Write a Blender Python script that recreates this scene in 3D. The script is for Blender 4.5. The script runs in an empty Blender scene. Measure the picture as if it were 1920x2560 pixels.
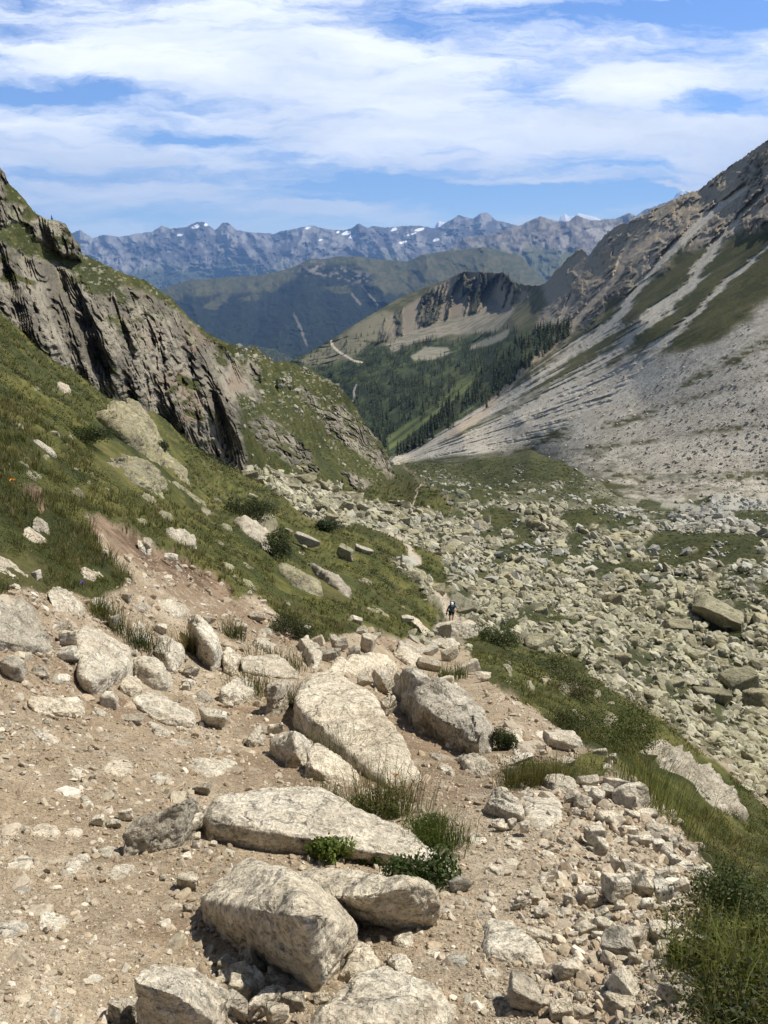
import bpy, bmesh, math, random
import numpy as np
from mathutils import Vector, Matrix

# ------------------------------------------------------------------ camera, sky, sun, exposure
S = bpy.context.scene
COL = S.collection
PITCH = math.radians(17.6)
FPX = 1921.0                       # focal length in photo pixels (photo 1920 x 2560)
cam_d = bpy.data.cameras.new('camera'); cam = bpy.data.objects.new('camera', cam_d); COL.objects.link(cam)
cam_d.sensor_fit = 'VERTICAL'; cam_d.sensor_height = 36.0; cam_d.lens = 36.0 * FPX / 2560.0
cam_d.clip_start = 0.1; cam_d.clip_end = 120000.0
cam.location = (0, 0, 0); cam.rotation_euler = (math.pi / 2 - PITCH, 0, 0)
S.camera = cam

SUN_AZ, SUN_EL = math.radians(67), math.radians(56)     # azimuth clockwise from +Y
sun_d = bpy.data.lights.new('sun', 'SUN'); sun_d.energy = 4.8; sun_d.angle = math.radians(0.5); sun_d.color = (1.0, 0.945, 0.84)
sun = bpy.data.objects.new('sun', sun_d); COL.objects.link(sun)
sd = Vector((math.sin(SUN_AZ) * math.cos(SUN_EL), math.cos(SUN_AZ) * math.cos(SUN_EL), math.sin(SUN_EL)))
sun.rotation_euler = sd.to_track_quat('Z', 'Y').to_euler(); sun.location = sd * 50
S.view_settings.view_transform = 'Standard'; S.view_settings.look = 'None'
S.view_settings.gamma = 1.0; S.view_settings.exposure = 0.44
S.render.engine = 'CYCLES'
S.cycles.use_denoising = True
S.cycles.max_bounces = 6; S.cycles.diffuse_bounces = 3; S.cycles.glossy_bounces = 2; S.cycles.transparent_max_bounces = 6
S.cycles.volume_bounces = 0

class NT:
    """small helper for writing node trees"""
    def __init__(s, tree): s.t = tree; s.t.nodes.clear()
    def n(s, typ, **kw):
        nd = s.t.nodes.new(typ)
        for k, v in kw.items():
            if k.startswith('i_'):
                key = k[2:]; key = int(key) if key.isdigit() else key
                nd.inputs[key].default_value = v
            else: setattr(nd, k, v)
        return nd
    def l(s, a, b): s.t.links.new(a, b)
    def val(s, x, sock):
        if isinstance(x, (int, float)): sock.default_value = x
        else: s.l(x, sock)
    def m(s, op, a, b=None, c=None, clamp=False):
        nd = s.t.nodes.new('ShaderNodeMath'); nd.operation = op; nd.use_clamp = clamp
        s.val(a, nd.inputs[0])
        if b is not None: s.val(b, nd.inputs[1])
        if c is not None: s.val(c, nd.inputs[2])
        return nd.outputs[0]
    def ramp(s, fac, stops, interp='LINEAR'):
        nd = s.t.nodes.new('ShaderNodeValToRGB'); nd.color_ramp.interpolation = interp
        els = nd.color_ramp.elements
        while len(els) > len(stops): els.remove(els[-1])
        while len(els) < len(stops): els.new(0.5)
        for e, (p, c) in zip(els, stops):
            e.position = p; e.color = (c, c, c, 1) if isinstance(c, (int, float)) else (*c, 1)
        s.l(fac, nd.inputs[0]); return nd.outputs[0]
    def mix(s, fac, a, b, mode='MIX'):
        nd = s.t.nodes.new('ShaderNodeMix'); nd.data_type = 'RGBA'; nd.blend_type = mode
        s.val(fac, nd.inputs[0])
        for x, sk in ((a, nd.inputs[6]), (b, nd.inputs[7])):
            if isinstance(x, tuple): sk.default_value = (*x, 1)
            else: s.l(x, sk)
        return nd.outputs[2]
    def noise(s, vec, scale, detail=4, rough=.55, dist=0.0):
        nd = s.t.nodes.new('ShaderNodeTexNoise')
        nd.inputs['Scale'].default_value = scale; nd.inputs['Detail'].default_value = detail
        nd.inputs['Roughness'].default_value = rough; nd.inputs['Distortion'].default_value = dist
        if vec is not None: s.l(vec, nd.inputs['Vector'])
        return nd.outputs['Fac']

# pixel <-> tangent coordinates of a direction (A = x/y, R = z/y)
CP, SP = math.cos(PITCH), math.sin(PITCH)
def AR(u, v):
    u = np.asarray(u, float); v = np.asarray(v, float)
    a = (u - 960) / FPX; b = (1280 - v) / FPX
    dy = CP + b * SP
    return a / dy, (-SP + b * CP) / dy
def at(u, v, y):
    A, R = AR(u, v); y = np.asarray(y, float)
    return np.stack([A * y, y + 0 * A, R * y], -1)
def proj(P):
    P = np.asarray(P, float); X, Y, Z = P[..., 0], P[..., 1], P[..., 2]
    d = Y * CP - Z * SP; up = Y * SP + Z * CP
    return 960 + FPX * X / d, 1280 - FPX * up / d

# ---- world: Nishita sky with wind-drawn cirrus / altocumulus sheets, all in world directions
W = bpy.data.worlds.new('World'); S.world = W; W.use_nodes = True
w = NT(W.node_tree)
sky = w.n('ShaderNodeTexSky', sky_type='NISHITA', sun_disc=False, sun_elevation=SUN_EL, sun_rotation=SUN_AZ,
          altitude=2300.0, air_density=1.0, dust_density=0.3, ozone_density=1.6)
tc = w.n('ShaderNodeTexCoord'); sp = w.n('ShaderNodeSeparateXYZ'); w.l(tc.outputs['Generated'], sp.inputs[0])
ysafe = w.m('MAXIMUM', w.m('ABSOLUTE', sp.outputs[1]), 0.05)
A_ = w.m('DIVIDE', sp.outputs[0], ysafe); R_ = w.m('DIVIDE', sp.outputs[2], ysafe)
def comb(x, y, z=0.0):
    c = w.n('ShaderNodeCombineXYZ'); w.val(x, c.inputs[0]); w.val(y, c.inputs[1]); w.val(z, c.inputs[2]); return c.outputs[0]
warp = w.noise(comb(w.m('MULTIPLY', A_, 3.0), w.m('MULTIPLY', R_, 9.0)), 1.3, 7, .62)
warp2 = w.noise(comb(w.m('MULTIPLY', A_, 3.0), w.m('MULTIPLY', R_, 9.0), 7.7), 1.3, 7, .62)
Aw = w.m('ADD', A_, w.m('MULTIPLY', w.m('SUBTRACT', warp, .5), .24))
Rw = w.m('ADD', R_, w.m('MULTIPLY', w.m('SUBTRACT', warp2, .5), .075))
n1 = w.noise(comb(w.m('MULTIPLY', Aw, 2.2), w.m('MULTIPLY', w.m('ADD', Rw, w.m('MULTIPLY', Aw, .04)), 16.0)), 1.6, 8, .6)
n2 = w.noise(comb(w.m('MULTIPLY', Aw, 6.0), w.m('MULTIPLY', Rw, 34.0), 3.1), 1.5, 9, .66)
dens = w.m('ADD', w.m('MULTIPLY', w.m('SUBTRACT', n1, .5), 1.15), w.m('MULTIPLY', w.m('SUBTRACT', n2, .5), 1.15))
dens = w.m('ADD', dens, .63)
# soft gaps (negative) and sheets (positive): centre u,v, half sizes in photo pixels -> world tangent coordinates, weight
BL = [(150, 228, 260, 30, -.60), (470, 338, 150, 22, -.55), (250, 430, 330, 22, -.42), (960, 455, 260, 34, -.75),
      (1420, 492, 330, 42, -.95), (1830, 250, 110, 30, -.55), (1520, 408, 160, 15, -.40), (1780, 30, 330, 60, -.50),
      (1150, 40, 420, 70, -.34), (1360, 190, 130, 60, -.26), (60, 60, 120, 60, -.22), (400, 560, 330, 40, -.22),
      (1200, 525, 250, 28, -.55), (800, 500, 120, 12, -.42), (700, 385, 90, 14, -.25),
      (930, 200, 280, 110, .24), (520, 150, 430, 85, .20), (1580, 215, 250, 46, .30), (1350, 330, 560, 44, .26), (880, 530, 260, 24, .26), (1700, 460, 120, 8, .5), (1390, 505, 40, 6, .5),
      (200, 500, 220, 30, .14), (1250, 440, 200, 10, .2)]
for (u, v, ru, rv, wt) in BL:
    a0, r0 = AR(u, v); a1, _ = AR(u + ru, v); _, r1 = AR(u, v - rv)
    dx = w.m('DIVIDE', w.m('SUBTRACT', Aw, float(a0)), float(a1 - a0)); dz = w.m('DIVIDE', w.m('SUBTRACT', Rw, float(r0)), float(r1 - r0))
    r2 = w.m('ADD', w.m('MULTIPLY', dx, dx), w.m('MULTIPLY', dz, dz)); g = w.m('EXPONENT', w.m('MULTIPLY', w.m('MULTIPLY', r2, r2) if wt > 0 else r2, -1.0))
    dens = w.m('ADD', dens, w.m('MULTIPLY', g, wt))
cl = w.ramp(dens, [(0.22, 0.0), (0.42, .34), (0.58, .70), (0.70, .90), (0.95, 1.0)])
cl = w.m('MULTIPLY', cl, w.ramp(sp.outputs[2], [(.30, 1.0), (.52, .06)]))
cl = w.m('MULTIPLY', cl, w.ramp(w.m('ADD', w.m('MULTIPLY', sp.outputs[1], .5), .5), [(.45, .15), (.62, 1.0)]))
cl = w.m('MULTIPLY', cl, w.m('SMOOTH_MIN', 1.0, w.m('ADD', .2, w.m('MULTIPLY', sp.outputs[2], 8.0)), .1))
n3 = w.noise(comb(w.m('MULTIPLY', Aw, 4.0), w.m('MULTIPLY', Rw, 22.0), 9.0), 1.2, 6, .6)
ccol = w.mix(w.ramp(n3, [(.3, 0.0), (.7, 1.0)]), (8.2, 8.65, 9.3), (11.6, 11.7, 11.8))
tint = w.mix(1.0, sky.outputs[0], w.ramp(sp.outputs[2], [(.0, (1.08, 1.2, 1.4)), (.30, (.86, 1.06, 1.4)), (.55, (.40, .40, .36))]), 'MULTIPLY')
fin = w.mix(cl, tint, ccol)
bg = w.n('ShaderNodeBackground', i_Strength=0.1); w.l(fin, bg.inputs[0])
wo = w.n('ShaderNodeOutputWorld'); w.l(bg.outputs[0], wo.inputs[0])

# ------------------------------------------------------------------ helpers
rng = np.random.RandomState(11); random.seed(5)
_NT = np.random.RandomState(3).rand(64, 64, 64).astype(np.float32) * 2 - 1
def vn(p):
    p = np.asarray(p, np.float64); i = np.floor(p); f = (p - i).astype(np.float32)
    i = i.astype(np.int64) & 63; j = (i + 1) & 63
    f = f * f * f * (f * (f * 6 - 15) + 10)
    x0, y0, z0 = i[..., 0], i[..., 1], i[..., 2]; x1, y1, z1 = j[..., 0], j[..., 1], j[..., 2]
    fx, fy, fz = f[..., 0], f[..., 1], f[..., 2]
    def L(a, b, t): return a + (b - a) * t
    return L(L(L(_NT[x0, y0, z0], _NT[x1, y0, z0], fx), L(_NT[x0, y1, z0], _NT[x1, y1, z0], fx), fy),
             L(L(_NT[x0, y0, z1], _NT[x1, y0, z1], fx), L(_NT[x0, y1, z1], _NT[x1, y1, z1], fx), fy), fz)
def fbm(p, o=4, g=.5, ridge=False):
    p = np.asarray(p, float); s = 0; a = 1.0; tot = 0
    for k in range(o):
        n = vn(p * (2.03 ** k) + 13.7 * k)
        if ridge: n = 1 - 2 * np.abs(n) ** .8
        s = s + a * n; tot += a; a *= g
    return s / tot
def sm(x, a, b):
    t = np.clip((x - a) / (b - a), 0, 1); return t * t * (3 - 2 * t)
def mixc(c0, c1, t): return c0 + (c1 - c0) * t[..., None]
def C(*a): return np.array(a, float)
def pin(u, v, pts):
    """signed distance in photo pixels to a polygon (positive inside)"""
    pts = np.asarray(pts, float); d = np.full(np.shape(u), 1e9); ins = np.zeros(np.shape(u), bool)
    n = len(pts)
    for k in range(n):
        x0, y0 = pts[k]; x1, y1 = pts[(k + 1) % n]; ex, ey = x1 - x0, y1 - y0
        t = np.clip(((u - x0) * ex + (v - y0) * ey) / (ex * ex + ey * ey + 1e-9), 0, 1)
        d = np.minimum(d, np.hypot(u - x0 - t * ex, v - y0 - t * ey))
        if abs(ey) > 1e-9:
            c = ((y0 > v) != (y1 > v)) & (u < (x1 - x0) * (v - y0) / ey + x0); ins ^= c
    return np.where(ins, d, -d)
def pline(u, v, pts):
    """distance to a polyline whose points are (u, v, half width): positive inside, scaled by the width"""
    best = np.full(np.shape(u), -1e9)
    for (x0, y0, w0), (x1, y1, w1) in zip(pts[:-1], pts[1:]):
        ex, ey = x1 - x0, y1 - y0
        t = np.clip(((u - x0) * ex + (v - y0) * ey) / (ex * ex + ey * ey + 1e-9), 0, 1)
        best = np.maximum(best, 1 - np.hypot(u - x0 - t * ex, v - y0 - t * ey) / (w0 + (w1 - w0) * t))
    return best
def interp(pts):
    xs = np.array([p[0] for p in pts], float); ys = np.array([p[1] for p in pts], float)
    return lambda u: np.interp(u, xs, ys)

def tag(o, label=None, cat=None, group=None, kind=None):
    if label: o['label'] = label
    if cat: o['category'] = cat
    if group: o['group'] = group
    if kind: o['kind'] = kind
    return o
def npmesh(name, V, quads=None, tris=None, col=None, smooth=True):
    me = bpy.data.meshes.new(name); V = np.ascontiguousarray(V, np.float32).reshape(-1, 3)
    me.vertices.add(len(V)); me.vertices.foreach_set('co', V.ravel())
    parts = []; tot = []
    if quads is not None and len(quads): parts.append(np.asarray(quads, np.int32).ravel()); tot.append(np.full(len(quads), 4, np.int32))
    if tris is not None and len(tris): parts.append(np.asarray(tris, np.int32).ravel()); tot.append(np.full(len(tris), 3, np.int32))
    idx = np.concatenate(parts); tot = np.concatenate(tot); st = np.concatenate([[0], np.cumsum(tot)[:-1]]).astype(np.int32)
    me.loops.add(len(idx)); me.loops.foreach_set('vertex_index', idx)
    me.polygons.add(len(tot)); me.polygons.foreach_set('loop_start', st); me.polygons.foreach_set('loop_total', tot)
    me.polygons.foreach_set('use_smooth', np.full(len(tot), smooth, bool))
    if col is not None:
        c4 = np.ones((len(V), 4), np.float32); c4[:, :3] = np.asarray(col).reshape(-1, 3)
        me.attributes.new('Col', 'FLOAT_COLOR', 'POINT').data.foreach_set('color', c4.ravel())
    me.update(calc_edges=True); me.validate()
    return me
def link(name, me, mat=None, parent=None):
    o = bpy.data.objects.new(name, me); COL.objects.link(o)
    if mat is not None and me is not None and not me.materials: me.materials.append(mat)
    if parent is not None: o.parent = parent
    return o

class RBF:
    def __init__(s, pts):
        pts = np.asarray(pts, float); A, R = AR(pts[:, 0], pts[:, 1]); s.c = np.stack([A, R], 1)
        f = np.log(pts[:, 2]); n = len(pts)
        K = np.sqrt(((s.c[:, None] - s.c[None]) ** 2).sum(-1) + 1e-5) + np.eye(n) * 0.0006
        Pm = np.concatenate([np.ones((n, 1)), s.c], 1)
        M = np.block([[K, Pm], [Pm.T, np.zeros((3, 3))]])
        sol = np.linalg.solve(M, np.concatenate([f, np.zeros(3)])); s.w = sol[:n]; s.p = sol[n:]
    def __call__(s, u, v):
        A, R = AR(u, v); sh = A.shape; x = np.stack([A.ravel(), R.ravel()], 1); out = np.empty(len(x))
        for k in range(0, len(x), 40000):
            q = x[k:k + 40000]
            out[k:k + 40000] = np.sqrt(((q[:, None] - s.c[None]) ** 2).sum(-1) + 1e-5) @ s.w + s.p[0] + q @ s.p[1:]
        return np.exp(out).reshape(sh)

class Sheet:
    """a terrain surface: columns over u, rows from the lower to the upper edge, real depth y at each point"""
    def __init__(s, us, vtop, vbot, nr, depth):
        s.us = np.asarray(us, float); s.vt = vtop(s.us); s.vb = vbot(s.us); s.nr = nr; s.nc = len(us)
        t = np.linspace(0, 1, nr)[:, None]; s.t = t + 0 * s.us[None]
        s.U = s.us[None] + 0 * t; s.V = s.vb[None] + (s.vt - s.vb)[None] * t
        s.Y = depth(s.U, s.V); s.P = at(s.U, s.V, s.Y); s.depth = depth
    def normals(s):
        du = np.gradient(s.P, axis=1); dv = np.gradient(s.P, axis=0)
        n = np.cross(du, dv); n /= np.linalg.norm(n, axis=-1, keepdims=True) + 1e-12
        return n
    def ray(s, f):                       # move points along their own sight line: relief in depth
        s.Y = s.Y * (1 + f); s.P = s.P * (1 + f)[..., None]
    def pos(s, u, v):
        u = np.asarray(u, float); v = np.asarray(v, float)
        ci = np.clip(np.interp(u, s.us, np.arange(s.nc)), 0, s.nc - 1.001)
        vt = np.interp(u, s.us, s.vt); vb = np.interp(u, s.us, s.vb)
        ri = np.clip((v - vb) / (vt - vb) * (s.nr - 1), 0, s.nr - 1.001)
        c0 = ci.astype(int); r0 = ri.astype(int); fc = (ci - c0)[..., None]; fr = (ri - r0)[..., None]; P = s.P
        return (P[r0, c0] * (1 - fc) + P[r0, c0 + 1] * fc) * (1 - fr) + (P[r0 + 1, c0] * (1 - fc) + P[r0 + 1, c0 + 1] * fc) * fr
    def build(s, name, mat, col, back=(6, .5, .6)):
        P = s.P; nr = s.nr
        if back:                          # far side of the crest: goes on and falls away
            nb, step, drop = back; top = P[-1]; rows = []
            h = top.copy(); h[:, 2] = 0; h /= np.linalg.norm(h, axis=1, keepdims=True)
            for k in range(1, nb + 1):
                d = step * k * (1 + .35 * k)
                q = top + h * d; q[:, 2] -= drop * d * (0.4 + .6 * k / nb); rows.append(q)
            P = np.concatenate([P, np.stack(rows)], 0); col = np.concatenate([col, np.repeat(col[-1:], nb, 0)], 0); nr += nb
        r, c = np.meshgrid(np.arange(nr - 1), np.arange(s.nc - 1), indexing='ij'); a = (r * s.nc + c).ravel()
        q = np.stack([a, a + 1, a + s.nc + 1, a + s.nc], 1)
        o = link(name, npmesh(name, P, quads=q, col=np.clip(col, .003, .95)), mat)
        return tag(o, kind='structure')

_ICO = {}
def ico(sub):
    if sub not in _ICO:
        bm = bmesh.new(); bmesh.ops.create_icosphere(bm, subdivisions=sub, radius=1.0)
        bm.verts.ensure_lookup_table()
        V = np.array([v.co[:] for v in bm.verts]); V /= np.linalg.norm(V, axis=1, keepdims=True)
        F = np.array([[v.index for v in f.verts] for f in bm.faces], np.int32); bm.free(); _ICO[sub] = (V, F)
    return _ICO[sub]
def star(nrm, h, dirs, p=14.0):
    """radius of the rounded convex body given by planes n.x <= h"""
    k = np.maximum(dirs @ nrm.T, 0) / h[None]
    return (k ** p).sum(1) ** (-1 / p)
def rock_unit(seed, sub=3, p=16, aniso=(1, .75, .55), rough=.05, nplanes=13):
    r = np.random.RandomState(seed); V, F = ico(sub)
    n = r.randn(nplanes, 3); n /= np.linalg.norm(n, axis=1, keepdims=True)
    n = np.concatenate([n, [[0, 0, -1], [0, 0, 1], [1, 0, 0], [-1, 0, 0], [0, 1, 0], [0, -1, 0]]])
    h = r.uniform(.42, 1.0, len(n))
    X = V * star(n, h, V, p)[:, None]
    o = r.rand(3) * 40
    X = X * (1 + rough * (fbm(X * 1.7 + o, 3) * 1.6 + .5 * fbm(X * 6 + o, 3)))[:, None]
    X = X / np.abs(X).max(0) * np.array(aniso)
    return X, F

# ------------------------------------------------------------------ materials
def mat_new(name):
    m = bpy.data.materials.new(name); m.use_nodes = True; return m, NT(m.node_tree)
def finish(t, col, rough=.9, bump=None, spec=.25, extra=None):
    b = t.n('ShaderNodeBsdfPrincipled'); t.l(col, b.inputs['Base Color']) if not isinstance(col, tuple) else setattr(b.inputs['Base Color'], 'default_value', (*col, 1))
    t.val(rough, b.inputs['Roughness']); b.inputs['Specular IOR Level'].default_value = spec
    if bump is not None: t.l(bump, b.inputs['Normal'])
    o = t.n('ShaderNodeOutputMaterial'); t.l(b.outputs[0], o.inputs[0]); return b
def bump_of(t, h, dist, strength=1.0, prev=None):
    b = t.n('ShaderNodeBump', i_Strength=strength, i_Distance=dist); t.l(h, b.inputs['Height'])
    if prev is not None: t.l(prev, b.inputs['Normal'])
    return b.outputs[0]
def terrain_mat(name, scales, var=.5, bd=1.0):
    """colour attribute (what the ground is made of) broken up by noise, with bumps at the given scales (per metre, height)"""
    m, t = mat_new(name); at_ = t.n('ShaderNodeAttribute', attribute_name='Col'); geo = t.n('ShaderNodeNewGeometry')
    pos = geo.outputs['Position']; nb = None; col = at_.outputs['Color']
    for (sc, hgt, cv) in scales:
        n = t.noise(pos, sc, 5, .62)
        if cv > 0:
            k = t.ramp(n, [(.25, 1 - cv), (.5, 1.0), (.75, 1 + cv)])
            col = t.mix(1.0, col, k, 'MULTIPLY')
        if hgt > 0: nb = bump_of(t, n, hgt * bd, 1.0, nb)
    finish(t, col, .93, nb, .15); return m
def granite(name, pale, dark, lichen, lich_amt, fine=1.0, speck=.5, rust=.3):
    m, t = mat_new(name); tcn = t.n('ShaderNodeTexCoord'); oi = t.n('ShaderNodeObjectInfo')
    add = t.n('ShaderNodeVectorMath', operation='ADD'); t.l(tcn.outputs['Object'], add.inputs[0])
    sc = t.n('ShaderNodeVectorMath', operation='SCALE'); t.l(oi.outputs['Location'], sc.inputs[0]); sc.inputs['Scale'].default_value = .37
    t.l(sc.outputs[0], add.inputs[1]); P = add.outputs[0]
    big = t.noise(P, 2.2 * fine, 5, .6); mid = t.noise(P, 11 * fine, 5, .65, .6); fin_ = t.noise(P, 46 * fine, 4, .7)
    vor = t.n('ShaderNodeTexVoronoi', i_Scale=95.0 * fine); t.l(P, vor.inputs['Vector'])
    c = t.mix(t.ramp(big, [(.35, 0), (.65, 1)]), dark, pale)
    c = t.mix(1.0, c, t.ramp(mid, [(.30, .45), (.46, .95), (.55, 1.02), (.72, 1.28)]), 'MULTIPLY')
    c = t.mix(1.0, c, t.ramp(fin_, [(.34, 1 - speck), (.48, 1.0), (.66, 1 + .5 * speck)]), 'MULTIPLY')
    c = t.mix(t.m('MULTIPLY', t.ramp(vor.outputs['Color'], [(.0, 1.0), (.22, 0.0)]), .45 * speck), c, (.06, .055, .05))
    ln = t.noise(P, 4.5 * fine, 6, .68, .5)
    c = t.mix(t.m('MULTIPLY', t.ramp(ln, [(.5, 0), (.62, 1)]), lich_amt), c, lichen)
    rn = t.noise(P, 1.4 * fine, 5, .6, 1.0)
    c = t.mix(t.m('MULTIPLY', t.ramp(rn, [(.55, 0), (.72, 1)]), rust), c, (.36, .24, .14))
    mp = t.n('ShaderNodeMapping'); mp.inputs['Rotation'].default_value = (.5, .35, .6); mp.inputs['Scale'].default_value = (1.2, 2.0, 9.0); t.l(P, mp.inputs[0])
    bed = t.noise(mp.outputs[0], 2.6 * fine, 5, .62, .4); c = t.mix(1.0, c, t.ramp(bed, [(.30, .74), (.48, 1.0), (.7, 1.08)]), 'MULTIPLY')
    rnd = oi.outputs['Random']
    c = t.mix(1.0, c, t.ramp(rnd, [(0, (.80, .77, .72)), (.3, (.95, .92, .86)), (.6, (1.02, 1.0, .96)), (.85, (1.06, 1.0, .90)), (1, (.92, .93, .92))]), 'MULTIPLY')
    b = bump_of(t, bed, .05 / fine, .7); b = bump_of(t, big, .12 / fine, .7, b); b = bump_of(t, mid, .05 / fine, .9, b); b = bump_of(t, fin_, .014 / fine, 1.0, b)
    mus = t.n('ShaderNodeTexVoronoi', feature='DISTANCE_TO_EDGE', i_Scale=1.5 * fine); 
    wv = t.n('ShaderNodeVectorMath', operation='ADD'); t.l(P, wv.inputs[0])
    nz = t.n('ShaderNodeTexNoise', i_Scale=5.0 * fine); t.l(P, nz.inputs['Vector']); s2 = t.n('ShaderNodeVectorMath', operation='SCALE'); s2.inputs['Scale'].default_value = .35 / fine
    t.l(nz.outputs['Color'], s2.inputs[0]); t.l(s2.outputs[0], wv.inputs[1]); t.l(wv.outputs[0], mus.inputs['Vector'])
    b = bump_of(t, t.ramp(mus.outputs['Distance'], [(0, 0), (.035, 1)]), .03 / fine, .7, b)
    finish(t, c, .88, b, .2); return m
def vcol_leaf(name, trans=.35, rough=.6):
    m, t = mat_new(name); a = t.n('ShaderNodeAttribute', attribute_name='Col')
    d = t.n('ShaderNodeBsdfPrincipled'); t.l(a.outputs['Color'], d.inputs['Base Color']); d.inputs['Roughness'].default_value = rough; d.inputs['Specular IOR Level'].default_value = .25
    tr = t.n('ShaderNodeBsdfTranslucent'); c2 = t.mix(1.0, a.outputs['Color'], (1.15, 1.25, .7), 'MULTIPLY'); t.l(c2, tr.inputs[0])
    mx = t.n('ShaderNodeMixShader', i_0=trans); t.l(d.outputs[0], mx.inputs[1]); t.l(tr.outputs[0], mx.inputs[2])
    o = t.n('ShaderNodeOutputMaterial'); t.l(mx.outputs[0], o.inputs[0]); return m
def plain(name, c, rough=.8, nscale=30.0, var=.25):
    m, t = mat_new(name); tcn = t.n('ShaderNodeTexCoord'); n = t.noise(tcn.outputs['Object'], nscale, 4)
    finish(t, t.mix(1.0, c, t.ramp(n, [(.3, 1 - var), (.7, 1 + var)]), 'MULTIPLY'), rough, None, .3); return m
M_ground = terrain_mat('ground_earth_and_turf', [(1.1, .12, .16), (7.0, .06, .24), (38.0, .018, .34), (150.0, .005, .30)])
M_cliff = terrain_mat('cliff_rock_and_turf', [(.12, .5, .12), (.6, .5, .22), (2.6, .16, .22)])
M_slope = terrain_mat('scree_slope', [(.05, .25, .07), (.25, .22, .18), (.9, .22, .32)])
M_far = terrain_mat('far_mountain', [(.004, 6., .12), (.02, 3., .2)])
M_gran = granite('pale_granite', (.74, .69, .59), (.54, .485, .39), (.30, .275, .205), .30)
M_grey = granite('grey_granite', (.58, .54, .46), (.36, .325, .265), (.20, .185, .15), .45)
M_talus = granite('lichen_granite', (.41, .385, .275), (.27, .25, .18), (.37, .36, .19), .45, fine=.22, speck=.3, rust=.12)
M_lich = granite('lichen_boulder', (.40, .375, .27), (.22, .205, .15), (.38, .37, .17), .5, fine=.35, speck=.4, rust=.1)
M_grass = vcol_leaf('grass_blades', .35); M_leaf = vcol_leaf('shrub_leaves', .3)
def vcol_mat(name, fine):
    m, t = mat_new(name); a = t.n('ShaderNodeAttribute', attribute_name='Col'); geo = t.n('ShaderNodeNewGeometry')
    n = t.noise(geo.outputs['Position'], fine, 5, .65); n2 = t.noise(geo.outputs['Position'], fine * 5, 3, .65)
    c = t.mix(1.0, a.outputs['Color'], t.ramp(n, [(.28, .6), (.5, 1), (.74, 1.25)]), 'MULTIPLY')
    c = t.mix(1.0, c, t.ramp(n2, [(.28, .7), (.5, 1), (.74, 1.2)]), 'MULTIPLY')
    finish(t, c, .9, bump_of(t, n, .25 / fine, .8), .2); return m
M_rubble = vcol_mat('rubble_stones', 3.0); M_gravel = vcol_mat('gravel_stones', 40.0)
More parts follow.
